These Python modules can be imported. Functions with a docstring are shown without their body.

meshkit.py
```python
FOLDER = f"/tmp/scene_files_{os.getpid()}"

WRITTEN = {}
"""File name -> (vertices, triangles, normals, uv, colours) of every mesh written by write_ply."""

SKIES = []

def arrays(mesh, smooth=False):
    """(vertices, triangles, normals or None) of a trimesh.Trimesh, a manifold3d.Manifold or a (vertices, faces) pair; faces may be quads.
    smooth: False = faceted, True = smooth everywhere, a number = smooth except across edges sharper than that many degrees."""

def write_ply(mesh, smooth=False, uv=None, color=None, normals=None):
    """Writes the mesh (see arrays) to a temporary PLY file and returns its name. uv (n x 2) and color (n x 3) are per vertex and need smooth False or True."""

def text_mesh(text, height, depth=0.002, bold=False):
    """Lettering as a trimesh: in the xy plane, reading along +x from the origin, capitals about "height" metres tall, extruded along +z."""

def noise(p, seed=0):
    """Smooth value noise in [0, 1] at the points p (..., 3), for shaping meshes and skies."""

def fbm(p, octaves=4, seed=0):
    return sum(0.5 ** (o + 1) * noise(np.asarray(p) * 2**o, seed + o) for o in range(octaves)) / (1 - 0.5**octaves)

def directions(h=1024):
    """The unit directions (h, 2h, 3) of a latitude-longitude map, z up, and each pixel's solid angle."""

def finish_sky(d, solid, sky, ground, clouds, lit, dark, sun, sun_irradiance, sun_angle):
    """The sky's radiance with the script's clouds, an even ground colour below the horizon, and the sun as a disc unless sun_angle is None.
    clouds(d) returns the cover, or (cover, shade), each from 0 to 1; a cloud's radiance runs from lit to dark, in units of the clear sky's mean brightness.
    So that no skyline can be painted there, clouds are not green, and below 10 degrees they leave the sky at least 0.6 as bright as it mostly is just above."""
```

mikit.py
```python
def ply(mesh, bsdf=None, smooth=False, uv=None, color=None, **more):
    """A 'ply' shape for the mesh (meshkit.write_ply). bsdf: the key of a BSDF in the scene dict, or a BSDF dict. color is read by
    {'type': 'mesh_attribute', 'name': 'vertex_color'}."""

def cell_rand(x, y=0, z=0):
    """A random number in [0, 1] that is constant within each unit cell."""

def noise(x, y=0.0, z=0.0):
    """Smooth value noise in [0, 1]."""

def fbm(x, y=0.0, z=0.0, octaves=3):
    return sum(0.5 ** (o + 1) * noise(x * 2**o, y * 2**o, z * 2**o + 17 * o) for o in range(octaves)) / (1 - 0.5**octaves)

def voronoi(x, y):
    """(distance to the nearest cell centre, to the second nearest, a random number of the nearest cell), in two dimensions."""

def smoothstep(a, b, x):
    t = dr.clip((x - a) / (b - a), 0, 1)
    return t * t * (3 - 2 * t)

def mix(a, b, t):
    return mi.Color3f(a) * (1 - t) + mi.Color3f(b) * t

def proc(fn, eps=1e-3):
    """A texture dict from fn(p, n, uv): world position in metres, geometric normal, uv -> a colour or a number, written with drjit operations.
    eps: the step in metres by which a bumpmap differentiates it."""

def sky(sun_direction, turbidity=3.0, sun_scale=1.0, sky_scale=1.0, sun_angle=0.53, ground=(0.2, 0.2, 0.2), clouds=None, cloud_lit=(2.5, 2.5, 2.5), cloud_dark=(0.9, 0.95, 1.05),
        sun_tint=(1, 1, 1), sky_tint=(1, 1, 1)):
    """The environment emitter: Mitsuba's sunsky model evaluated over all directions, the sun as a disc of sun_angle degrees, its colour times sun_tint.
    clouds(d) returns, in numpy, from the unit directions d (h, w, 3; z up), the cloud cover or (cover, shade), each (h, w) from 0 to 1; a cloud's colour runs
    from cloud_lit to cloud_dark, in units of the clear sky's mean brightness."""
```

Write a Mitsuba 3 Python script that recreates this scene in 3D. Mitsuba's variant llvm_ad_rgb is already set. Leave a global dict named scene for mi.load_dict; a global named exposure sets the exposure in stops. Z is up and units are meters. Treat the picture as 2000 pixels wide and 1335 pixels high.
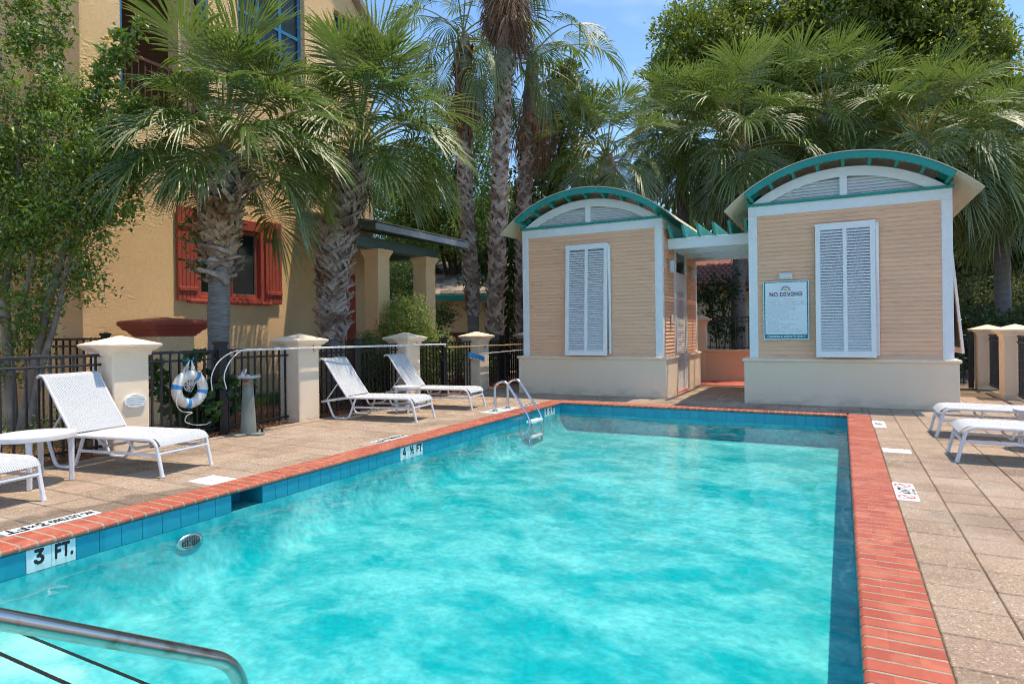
import math, random
import numpy as np, trimesh, mitsuba as mi, drjit as dr
import mikit, meshkit
from mikit import proc, noise, fbm, smoothstep, mix, cell_rand, voronoi

T = mi.ScalarTransform4f
scene, labels = {}, {}
# ------------------------------------------------------------------ camera, sky, exposure
CAM = np.array([0.0, 0.0, 1.32])
YAW, ROLL = math.radians(27.698), math.radians(0.705)
FWD = np.array([-math.sin(YAW), math.cos(YAW), 0.0])
RGT = np.array([math.cos(YAW), math.sin(YAW), 0.0])
UP = np.array([0, 0, 1.0]) + math.tan(ROLL) * RGT
scene['camera'] = {'type': 'perspective', 'fov': 2 * math.degrees(math.atan(1000 / 1225.49)), 'fov_axis': 'x',
                   'near_clip': 0.05, 'far_clip': 900.0, 'principal_point_offset_y': 0.0156,
                   'to_world': T().look_at(origin=CAM.tolist(), target=(CAM + FWD).tolist(), up=UP.tolist())}
SUN = np.array([0.235, 0.150, 0.960])
scene['sky'] = mikit.sky(SUN.tolist(), turbidity=3, sun_scale=0.82, sky_scale=1.62, sky_tint=(1.0, 1.09, 1.10),
                         clouds=lambda d: np.clip((meshkit.fbm(d * [3.0, 3.0, 9.0] + 4.7, 5, 3) - 0.56) * 1.6, 0, 0.16))
exposure = 1.92

# ------------------------------------------------------------------ materials
def const(c): return {'type': 'rgb', 'value': list(c)}
def tex(c): return c if isinstance(c, dict) else const(c)
def diff(c): return {'type': 'twosided', 'bsdf': {'type': 'diffuse', 'reflectance': tex(c)}}
def prin(c, rough=0.5, spec=0.5, metal=0.0, bump=None, scale=1.0, **k):
    b = {'type': 'principled', 'base_color': tex(c), 'roughness': tex(rough) if isinstance(rough, dict) else rough, 'specular': spec, 'metallic': metal, **k}
    if bump is not None: b = {'type': 'bumpmap', 'height': bump, 'scale': scale, 'bsdf': b}
    return {'type': 'twosided', 'bsdf': b}
def leafmat(c, gloss=0.07, rough=0.35, trans=0.9):
    return {'type': 'blendbsdf', 'weight': gloss,
            'a': {'type': 'principledthin', 'base_color': tex(c), 'roughness': 0.6, 'diff_trans': trans, 'spec_trans': 0.0},
            'b': {'type': 'twosided', 'bsdf': {'type': 'roughconductor', 'alpha': rough, 'material': 'none', 'specular_reflectance': const((0.95, 0.97, 1.0))}}}
VC = {'type': 'mesh_attribute', 'name': 'vertex_color'}
def var(c, amt=0.12, s=2.0, fine=30.0):
    c = np.array(c, float)
    def fn(p, n, uv):
        v = 1 + amt * (2 * fbm(p.x * s, p.y * s, p.z * s) - 1) + amt * 0.6 * (2 * noise(p.x * fine, p.y * fine, p.z * fine) - 1)
        return mi.Color3f(c.tolist()) * v
    return proc(fn)
def M(name, d): scene['m_' + name] = d

def f_stucco(p, n, uv):
    big = fbm(p.x * 0.7, p.y * 0.7, p.z * 0.5, 4)
    c = mix((0.80, 0.55, 0.30), (0.88, 0.62, 0.335), smoothstep(0.3, 0.7, big))
    warm = smoothstep(0.55, 0.75, fbm(p.y * 0.5 + 9, p.z * 0.35, p.x, 3))
    c = mix(c, (0.84, 0.54, 0.20), 0.5 * warm)
    return c * (0.93 + 0.14 * noise(p.y * 60, p.z * 60, p.x * 60))
def h_stucco(p, n, uv): return fbm(p.x * 34, p.y * 34, p.z * 48, 3)
M('stucco', prin(proc(f_stucco), 0.9, 0.2, bump=proc(h_stucco, 2.5e-3), scale=0.036))
def h_fine(p, n, uv): return noise(p.x * 70, p.y * 70, p.z * 70)
def f_cream(p, n, uv):
    c = mix((0.79, 0.64, 0.465), (0.84, 0.69, 0.51), fbm(p.x * 2, p.y * 2, p.z * 1.2, 4))
    drip = smoothstep(0.62, 0.8, fbm(p.x * 14 + p.y * 14, p.z * 0.8, 3.0, 3))
    foot = smoothstep(0.25, 0.0, p.z) * smoothstep(0.35, 0.7, fbm(p.x * 6, p.y * 6, p.z * 9, 3))
    return mix(c, (0.50, 0.43, 0.32), 0.05 * drip + 0.55 * foot)
M('cream', prin(proc(f_cream), 0.85, 0.25, bump=proc(h_fine), scale=0.003))
M('peach', prin(var((0.76, 0.535, 0.36), 0.06), 0.85, 0.25))
def f_siding(p, n, uv):
    c = mix((0.78, 0.49, 0.31), (0.84, 0.54, 0.345), fbm(p.x * 1.5, p.z * 3, p.y * 1.5, 3))
    row = dr.floor((p.z - 0.793) / 0.0715)
    c = c * (0.96 + 0.08 * cell_rand(row, dr.floor(p.x * 0.9 + row * 0.37), 3))
    wear = smoothstep(0.66, 0.8, fbm(p.x * 5 + p.y * 5, p.z * 42, 1.0, 4))
    return mix(c, (0.42, 0.31, 0.22), 0.35 * wear)
M('siding', prin(proc(f_siding), 0.7, 0.3))
M('trim', prin(var((0.76, 0.79, 0.79), 0.05, 3), 0.5, 0.4))
M('white', prin(var((0.80, 0.81, 0.80), 0.03, 4), 0.4, 0.4))
M('teal', prin(var((0.015, 0.27, 0.235), 0.14, 4), 0.5, 0.4))
M('teal_weathered', prin(var((0.07, 0.36, 0.34), 0.18, 9), 0.6, 0.3))
M('roof_metal', prin(var((0.56, 0.52, 0.40), 0.08, 2), 0.5, 0.4))
M('dark_void', diff((0.02, 0.02, 0.02)))
def f_brick(p, n, uv):
    r = cell_rand(dr.floor((p.x - 0.059) / 0.1016 + 500), dr.floor((p.y - 0.0228) / 0.1016 + 500), 7)
    c = mix((0.36, 0.078, 0.046), (0.45, 0.116, 0.068), r)
    c = mix(c, (0.52, 0.19, 0.115), 0.5 * smoothstep(0.45, 0.75, fbm(p.x * 9, p.y * 9, p.z * 9, 4)))
    return mix(c, (0.34, 0.09, 0.06), 0.4 * smoothstep(0.6, 0.8, fbm(p.x * 15 + 3, p.y * 6, 2.0, 3)))
M('coping', prin(proc(f_brick), 0.42, 0.5, bump=proc(h_fine), scale=0.002))
def f_mortar(p, n, uv):
    return mix((0.29, 0.235, 0.175), (0.42, 0.35, 0.27), fbm(p.x * 25, p.y * 25, p.z * 25, 3))
M('mortar', prin(proc(f_mortar), 0.95, 0.2))
def f_paver(p, n, uv):
    ix, iy = dr.floor((p.x - 0.363) / 0.3048 + 100), dr.floor((p.y - 0.2038) / 0.3048 + 100)
    r = cell_rand(ix, iy, 11)
    c = mix((0.31, 0.228, 0.160), (0.42, 0.318, 0.232), r)
    c = mix(c, (0.40, 0.283, 0.215), 0.6 * smoothstep(0.72, 0.95, cell_rand(ix, iy, 5)))
    c = mix(c, (0.43, 0.35, 0.27), 0.55 * smoothstep(0.45, 0.75, fbm(p.x * 3, p.y * 3, 1.0, 4)))
    g = noise(p.x * 160, p.y * 160, 5.0); g2 = noise(p.x * 90 + 8, p.y * 90, 9.0)
    c = c * (0.70 + 0.40 * g) * (0.86 + 0.24 * g2)
    c = mix(c, (0.66, 0.57, 0.48), 0.75 * smoothstep(0.82, 0.92, noise(p.x * 120 + 31, p.y * 120, 2.0)))
    c = mix(c, (0.17, 0.12, 0.085), 0.5 * smoothstep(0.8, 0.92, noise(p.x * 110, p.y * 110 + 77, 2.0)))
    stain = smoothstep(0.60, 0.78, fbm(p.x * 1.7 + 11, p.y * 1.7, 3.0, 4)); c = c * (1 - 0.22 * stain)
    # splashed water still drying beside the left coping
    edge = smoothstep(-5.75, -4.85, p.x + 0.55 * (fbm(p.y * 1.6, p.x * 2.0, 4.0, 4) - 0.5)) * smoothstep(5.0, 3.2, p.y + fbm(p.y * 2, p.x * 3, 7.0, 2)) * dr.select(p.x < 0, 1.0, 0.0)
    wet = smoothstep(0.42, 0.55, edge * (0.55 + 0.75 * fbm(p.x * 5, p.y * 3.2, 8.0, 3)))
    return c * (1 - 0.42 * wet)
def h_paver(p, n, uv): return noise(p.x * 150, p.y * 150, p.z * 150)
M('paver', prin(proc(f_paver), 0.88, 0.25, bump=proc(h_paver), scale=0.0035))
M('joint', diff(var((0.17, 0.125, 0.085), 0.25, 8)))
def f_tile(p, n, uv):
    r = cell_rand(dr.floor(p.x / 0.152 + 400), dr.floor(p.y / 0.152 + 400), 2)
    return mix((0.008, 0.23, 0.32), (0.018, 0.30, 0.40), 0.6 * r + 0.4 * fbm(p.x * 8, p.y * 8, p.z * 12, 3))
M('tile', prin(proc(f_tile), 0.16, 0.5))
M('tile_white', prin(var((0.62, 0.72, 0.72), 0.05, 8), 0.2, 0.5))
M('grout', diff((0.02, 0.21, 0.28)))
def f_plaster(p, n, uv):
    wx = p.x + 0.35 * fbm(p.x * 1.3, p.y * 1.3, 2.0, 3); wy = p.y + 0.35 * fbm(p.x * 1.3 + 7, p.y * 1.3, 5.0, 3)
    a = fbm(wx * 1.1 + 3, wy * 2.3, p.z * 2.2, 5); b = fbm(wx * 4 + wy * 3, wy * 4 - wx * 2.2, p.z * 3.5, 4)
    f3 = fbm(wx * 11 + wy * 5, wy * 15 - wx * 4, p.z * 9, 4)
    t = smoothstep(0.35, 0.68, 0.52 * a + 0.30 * b + 0.18 * f3)  # cloudy light streaks painted into the plaster colour in place of water caustics
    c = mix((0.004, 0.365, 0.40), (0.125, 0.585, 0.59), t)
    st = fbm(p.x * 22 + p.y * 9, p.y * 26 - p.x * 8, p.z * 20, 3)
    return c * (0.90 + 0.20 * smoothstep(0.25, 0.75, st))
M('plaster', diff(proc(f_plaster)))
def f_step(p, n, uv):
    return mix((0.11, 0.55, 0.56), (0.30, 0.70, 0.66), smoothstep(0.35, 0.7, fbm(p.x * 2.2, p.y * 3, 1.0, 5))) * (0.92 + 0.16 * noise(p.x * 50, p.y * 50, 2.0))
M('step', diff(proc(f_step)))
M('black', prin((0.012, 0.012, 0.014), 0.4, 0.5))
M('iron', prin(var((0.016, 0.016, 0.019), 0.2, 8), 0.35, 0.5))
M('ink', prin((0.015, 0.013, 0.015), 0.5, 0.4))
M('ink_purple', prin((0.10, 0.05, 0.10), 0.5, 0.4))
M('ink_grey', prin((0.30, 0.25, 0.34), 0.5, 0.4))
M('sign_teal', prin((0.01, 0.20, 0.26), 0.4, 0.4))
M('sign_white', prin((0.72, 0.80, 0.81), 0.35, 0.4))
M('sign_gold', prin((0.62, 0.36, 0.03), 0.4, 0.4))
M('red_ink', prin((0.60, 0.03, 0.03), 0.4, 0.4))
M('steel', {'type': 'twosided', 'bsdf': {'type': 'roughconductor', 'material': 'Cr', 'alpha': 0.12}})
def f_rail(p, n, uv): return mix((0.52, 0.50, 0.48), (0.34, 0.28, 0.22), smoothstep(0.55, 0.75, fbm(p.x * 20, p.y * 20, p.z * 20, 4)))
M('steel_worn', {'type': 'twosided', 'bsdf': {'type': 'principled', 'base_color': proc(f_rail), 'metallic': 1.0, 'roughness': 0.24}})
def f_sling(p, n, uv):
    s = dr.abs(uv.x * 34 - dr.floor(uv.x * 34) - 0.5) * 2
    return mix((0.30, 0.34, 0.37), (0.66, 0.67, 0.67), smoothstep(0.25, 0.55, s))
M('sling', {'type': 'blendbsdf', 'weight': 0.12, 'a': prin(proc(f_sling), 0.6, 0.3), 'b': {'type': 'principledthin', 'base_color': const((0.85, 0.87, 0.88)), 'diff_trans': 1.6, 'roughness': 0.7}})
M('chair_white', prin((0.70, 0.69, 0.70), 0.3, 0.5))
M('table_top', prin(var((0.66, 0.62, 0.60), 0.04, 5), 0.35, 0.5))
M('red_paint', prin(var((0.40, 0.078, 0.052), 0.12, 5), 0.55, 0.4))
M('red_cap', prin(var((0.35, 0.075, 0.055), 0.10, 6), 0.5, 0.4))
M('blue_paint', prin(var((0.04, 0.20, 0.36), 0.1, 5), 0.5, 0.4))
M('green_grey', prin(var((0.085, 0.135, 0.125), 0.12, 3), 0.6, 0.35))
M('fascia_grey', prin(var((0.26, 0.29, 0.33), 0.1, 3), 0.5, 0.4))
M('glass', {'type': 'blendbsdf', 'weight': 0.10, 'a': prin((0.012, 0.018, 0.017), 0.1, 0.5), 'b': {'type': 'twosided', 'bsdf': {'type': 'roughconductor', 'alpha': 0.03, 'material': 'none', 'specular_reflectance': const((0.4, 0.42, 0.42))}}})
def f_bark(p, n, uv):
    ring = noise(p.x * 9, p.y * 9, p.z * 42); c = mix((0.13, 0.115, 0.105), (0.27, 0.245, 0.225), ring)
    return mix(c, (0.10, 0.135, 0.07), 0.35 * smoothstep(0.5, 0.75, fbm(p.x * 3, p.y * 3, p.z * 1.5, 3)))
M('palm_bark', prin(proc(f_bark), 0.9, 0.2, bump=proc(lambda p, n, uv: noise(p.x * 20, p.y * 20, p.z * 60)), scale=0.012))
def f_boot(p, n, uv):
    a = fbm(p.x * 5, p.y * 5, p.z * 5, 3); g = noise(p.x * 60, p.y * 60, p.z * 14)
    c = mix((0.20, 0.135, 0.10), (0.40, 0.335, 0.285), smoothstep(0.3, 0.62, a))
    return c * (0.72 + 0.5 * g)
M('boot', prin(proc(f_boot), 0.85, 0.2))
def f_boot2(p, n, uv):
    a = fbm(p.x * 7, p.y * 7, p.z * 7, 3); g = noise(p.x * 70, p.y * 70, p.z * 16)
    return mix((0.17, 0.085, 0.035), (0.42, 0.30, 0.19), smoothstep(0.3, 0.68, a)) * (0.7 + 0.55 * g)
M('boot_brown', prin(proc(f_boot2), 0.85, 0.2))
M('fibre', prin(var((0.14, 0.075, 0.04), 0.35, 9, 50), 0.95, 0.1))
def f_frond(p, n, uv):
    v = fbm(p.x * 1.3, p.y * 1.3, p.z * 1.3, 3)
    c = mix((0.092, 0.160, 0.028), (0.175, 0.255, 0.048), v)
    c = mix(c, (0.27, 0.30, 0.06), 0.75 * smoothstep(0.55, 1.0, uv.y) * smoothstep(0.35, 0.7, noise(p.x * 3, p.y * 3, p.z * 3)))
    c = mix(c, (0.40, 0.36, 0.08), smoothstep(0.10, 0.0, uv.y))
    return c * (0.8 + 0.4 * noise(p.x * 25, p.y * 25, p.z * 25))
M('frond', leafmat(proc(f_frond), 0.075, 0.24, 1.0))
M('frond_young', leafmat(proc(lambda p, n, uv: mix((0.14, 0.24, 0.04), (0.27, 0.36, 0.06), fbm(p.x * 2, p.y * 2, p.z * 2, 3)) * (0.8 + 0.4 * noise(p.x * 25, p.y * 25, p.z * 25))), 0.06, 0.35, 1.0))
M('frond_dead', leafmat(proc(lambda p, n, uv: mix((0.15, 0.075, 0.045), (0.36, 0.24, 0.16), noise(p.x * 9, p.y * 9, p.z * 4)) * (0.7 + 0.6 * noise(p.x * 40, p.y * 40, p.z * 9))), 0.03, 0.4, 0.5))
M('petiole', prin(var((0.17, 0.20, 0.06), 0.2, 3), 0.5, 0.4))
M('petiole_dead', prin(var((0.22, 0.13, 0.07), 0.2, 3), 0.8, 0.2))
M('leaf', leafmat(VC, 0.04, 0.35, 1.0))
M('leaf_shiny', leafmat(VC, 0.07, 0.24, 0.9))
def f_wood(p, n, uv):
    c = mix((0.16, 0.125, 0.095), (0.33, 0.27, 0.215), fbm(p.x * 7, p.y * 7, p.z * 2.5, 4))
    return mix(c, (0.42, 0.37, 0.31), 0.5 * smoothstep(0.55, 0.7, fbm(p.x * 4 + 3, p.y * 4, p.z * 3, 3)))
M('wood', prin(proc(f_wood), 0.9, 0.2))
M('wood_dark', prin(var((0.06, 0.045, 0.035), 0.3, 5), 0.9, 0.2))
def f_mulch(p, n, uv):
    c = mix((0.12, 0.055, 0.03), (0.30, 0.155, 0.085), fbm(p.x * 14, p.y * 14, 1.0, 4))
    return c * (0.6 + 0.8 * noise(p.x * 55, p.y * 55, 3.0))
M('mulch', prin(proc(f_mulch), 0.95, 0.1))
M('straw', prin(var((0.30, 0.16, 0.085), 0.4, 4, 60), 0.8, 0.2))
M('earth', prin(var((0.20, 0.15, 0.10), 0.25, 1), 0.95, 0.1))
M('grass', leafmat(VC, 0.04, 0.4, 0.9))
M('red_floor', prin(var((0.46, 0.13, 0.10), 0.12, 3), 0.6, 0.3))
M('clay', prin(var((0.24, 0.095, 0.065), 0.3, 4, 12), 0.8, 0.2))
M('shingle', prin(var((0.30, 0.255, 0.21), 0.3, 3, 25), 0.9, 0.2))
M('shingle_dark', prin(var((0.15, 0.13, 0.11), 0.3, 3, 25), 0.9, 0.2))
M('house_wall', prin(var((0.55, 0.44, 0.28), 0.08), 0.9, 0.2))
M('buoy_white', prin(var((0.74, 0.71, 0.63), 0.10, 7), 0.5, 0.4))
M('buoy_blue', prin((0.055, 0.27, 0.62), 0.5, 0.4))
M('rope', prin((0.66, 0.64, 0.61), 0.9, 0.2))
M('hook_blue', prin((0.02, 0.25, 0.42), 0.5, 0.4))
M('alu', prin((0.72, 0.71, 0.69), 0.35, 0.5))
M('pole_tan', prin((0.55, 0.36, 0.18), 0.4, 0.5))
def f_pedestal(p, n, uv):
    c = mix((0.13, 0.155, 0.135), (0.27, 0.29, 0.25), fbm(p.x * 12, p.y * 12, p.z * 5, 4))
    return mix(c, (0.26, 0.10, 0.05), smoothstep(0.58, 0.7, p.z) * smoothstep(0.45, 0.6, fbm(p.x * 25, p.y * 25, p.z * 25, 3)))
M('pedestal', prin(proc(f_pedestal), 0.8, 0.3))
M('basin', prin((0.42, 0.47, 0.55), 0.25, 0.5, metal=0.8))
M('lamp_glass', prin((0.62, 0.66, 0.68), 0.15, 0.5))
M('brass', prin((0.45, 0.35, 0.20), 0.4, 0.5, metal=0.5))
M('water', {'type': 'thindielectric', 'int_ior': 1.13, 'ext_ior': 1.0})

# ------------------------------------------------------------------ mesh helpers
def cat(ms):
    vs, fs, at = [], [], 0
    for v, f in ms:
        vs.append(np.asarray(v, float)); fs.append(np.asarray(f, int) + at); at += len(v)
    return np.vstack(vs), np.vstack(fs)
def tm(mesh): return (np.array(mesh.vertices), np.array(mesh.faces))
def box(x0, x1, y0, y1, z0, z1, b=0.0):
    if b <= 0:
        v = np.array([[x, y, z] for x in (x0, x1) for y in (y0, y1) for z in (z0, z1)], float)
        f = np.array([[0, 1, 3], [0, 3, 2], [4, 6, 7], [4, 7, 5], [0, 4, 5], [0, 5, 1], [2, 3, 7], [2, 7, 6], [0, 2, 6], [0, 6, 4], [1, 5, 7], [1, 7, 3]])
        return v, f
    c, h = np.array([(x0 + x1) / 2, (y0 + y1) / 2, (z0 + z1) / 2]), np.array([x1 - x0, y1 - y0, z1 - z0]) / 2
    b = min(b, 0.49 * 2 * h.min())
    v = []
    for s in np.ndindex(2, 2, 2):
        sg = np.array(s) * 2 - 1
        for a in range(3):
            q = h - b; q[a] = h[a]; v.append(c + sg * q)
    v = np.array(v)
    i = lambda s, a: (s[0] * 4 + s[1] * 2 + s[2]) * 3 + a
    f = []
    def add(q):
        n = np.cross(v[q[1]] - v[q[0]], v[q[2]] - v[q[0]])
        if n @ (v[q].mean(0) - c) < 0: q = q[::-1]
        f.extend([[q[0], q[k], q[k + 1]] for k in range(1, len(q) - 1)])
    for a in range(3):
        o, p = [k for k in range(3) if k != a]
        for s in (0, 1):
            q = []
            for (m, n) in ((0, 0), (0, 1), (1, 1), (1, 0)):
                t = [0, 0, 0]; t[a] = s; t[o] = m; t[p] = n; q.append(i(t, a))
            add(q)
        for (m, n) in np.ndindex(2, 2):
            t0, t1 = [0, 0, 0], [0, 0, 0]; t0[o] = t1[o] = m; t0[p] = t1[p] = n; t1[a] = 1
            add([i(t0, o), i(t0, p), i(t1, p), i(t1, o)])
    for s in np.ndindex(2, 2, 2): add([i(s, 0), i(s, 1), i(s, 2)])
    return v, np.array(f)
def xf(m, A=None, t=(0, 0, 0)):
    v = np.asarray(m[0], float)
    if A is not None: v = v @ np.asarray(A).T
    return v + np.asarray(t), m[1]
def rz(a): c, s = math.cos(a), math.sin(a); return np.array([[c, -s, 0], [s, c, 0], [0, 0, 1.0]])
def ry(a): c, s = math.cos(a), math.sin(a); return np.array([[c, 0, s], [0, 1, 0], [-s, 0, c]])
def rx(a): c, s = math.cos(a), math.sin(a); return np.array([[1, 0, 0], [0, c, -s], [0, s, c]])
def tube(path, r, n=8, closed=False, caps=True):
    p = np.asarray(path, float); k = len(p); r = np.broadcast_to(np.asarray(r, float), (k,))
    t = np.gradient(p, axis=0) if not closed else np.roll(p, -1, 0) - np.roll(p, 1, 0)
    t /= np.linalg.norm(t, axis=1, keepdims=True) + 1e-12
    a = np.cross(t[0], [0, 0, 1.0] if abs(t[0][2]) < 0.9 else [1.0, 0, 0]); A = []
    for i in range(k):
        a = a - (a @ t[i]) * t[i]; a /= np.linalg.norm(a) + 1e-12; A.append(a)
    A = np.array(A); B = np.cross(t, A); an = np.arange(n) * 2 * math.pi / n
    v = (p[:, None] + r[:, None, None] * (np.cos(an)[None, :, None] * A[:, None] + np.sin(an)[None, :, None] * B[:, None])).reshape(-1, 3)
    kk = k if closed else k - 1
    i, j = np.meshgrid(np.arange(kk), np.arange(n), indexing='ij'); i2 = (i + 1) % k
    q = np.stack([i * n + j, i * n + (j + 1) % n, i2 * n + (j + 1) % n, i2 * n + j], -1).reshape(-1, 4)
    f = np.vstack([q[:, [0, 1, 2]], q[:, [0, 2, 3]]])
    if caps and not closed:
        v = np.vstack([v, p[0], p[-1]]); m = len(v)
        jj = np.arange(n)
        f = np.vstack([f, np.stack([(jj + 1) % n, jj, 0 * jj + m - 2], 1), np.stack([(k - 1) * n + jj, (k - 1) * n + (jj + 1) % n, 0 * jj + m - 1], 1)])
    return v, f
def smooth_path(pts, r=0.06, n=5):
    pts = [np.asarray(p, float) for p in pts]; out = [pts[0]]
    for a, b, c in zip(pts[:-2], pts[1:-1], pts[2:]):
        u, w = a - b, c - b; d = min(r, 0.45 * np.linalg.norm(u), 0.45 * np.linalg.norm(w))
        p0, p1 = b + u / np.linalg.norm(u) * d, b + w / np.linalg.norm(w) * d
        for s in np.linspace(0, 1, n): out.append((1 - s) ** 2 * p0 + 2 * s * (1 - s) * b + s * s * p1)
    return np.array(out + [pts[-1]])
def lathe(prof, n=24, at=(0, 0, 0)):
    pr = np.array(prof, float); k = len(pr); an = np.arange(n) * 2 * math.pi / n
    v = np.stack([pr[:, None, 0] * np.cos(an), pr[:, None, 0] * np.sin(an), np.broadcast_to(pr[:, 1:2], (k, n))], -1).reshape(-1, 3)
    i, j = np.meshgrid(np.arange(k - 1), np.arange(n), indexing='ij')
    q = np.stack([i * n + j, i * n + (j + 1) % n, (i + 1) * n + (j + 1) % n, (i + 1) * n + j], -1).reshape(-1, 4)
    return v + np.asarray(at), np.vstack([q[:, [0, 1, 2]], q[:, [0, 2, 3]]])
def sqlathe(prof, cx, cy):                       # square section stack: (half width, z)
    pr = np.array(prof, float); sg = np.array([[-1, -1], [1, -1], [1, 1], [-1, 1]])
    v = np.array([[cx + h * s[0], cy + h * s[1], z] for h, z in pr for s in sg]); k = len(pr)
    f = []
    for i in range(k - 1):
        for j in range(4):
            a, b = i * 4 + j, i * 4 + (j + 1) % 4; f += [[a, b, b + 4], [a, b + 4, a + 4]]
    f += [[2, 1, 0], [3, 2, 0], [4 * k - 4, 4 * k - 3, 4 * k - 2], [4 * k - 4, 4 * k - 2, 4 * k - 1]]
    return v, np.array(f)
def extrude(poly, h, frame, o):                  # poly 2d (list or shapely), frame columns u v w, origin o
    from shapely.geometry import Polygon
    pg = poly if hasattr(poly, 'geom_type') else Polygon(poly)
    v, f = tm(trimesh.creation.extrude_polygon(pg, h, engine='earcut'))
    F = np.array(frame, float).T
    if np.linalg.det(F) < 0: f = f[:, ::-1]
    return v @ F.T + np.asarray(o), f
XZ_Y = ((1, 0, 0), (0, 0, 1), (0, 1, 0))         # polygon in x z, extruded towards +y
YZ_X = ((0, 1, 0), (0, 0, 1), (1, 0, 0))         # polygon in y z, extruded towards +x
XY_Z = ((1, 0, 0), (0, 1, 0), (0, 0, 1))
def grid(nx, ny, fn):
    u, w = np.meshgrid(np.linspace(0, 1, nx), np.linspace(0, 1, ny), indexing='ij')
    v = fn(u.ravel(), w.ravel()); i, j = np.meshgrid(np.arange(nx - 1), np.arange(ny - 1), indexing='ij')
    q = np.stack([i * ny + j, (i + 1) * ny + j, (i + 1) * ny + j + 1, i * ny + j + 1], -1).reshape(-1, 4)
    return v, np.vstack([q[:, [0, 1, 2]], q[:, [0, 2, 3]]])
def text(s, h, frame, o, bold=False, depth=0.002, width=None, center=False, sx=1.0, heavy=0.0):
    v, f = tm(meshkit.text_mesh(s, h, depth, bold))
    if heavy: v, f = cat([(v + [dx, dy, 0.00015 * i], f) for i, (dx, dy) in enumerate(((-heavy, 0), (heavy, 0), (0, heavy), (0, -heavy), (0, 0)))])
    if width is not None: sx = width / (v[:, 0].max() - v[:, 0].min())
    v = v * [sx, 1, 1]
    if center: v = v - [(v[:, 0].max() + v[:, 0].min()) / 2, 0, 0]
    F = np.array(frame, float).T
    if np.linalg.det(F) < 0: f = f[:, ::-1]
    return v @ F.T + np.asarray(o), f

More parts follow.
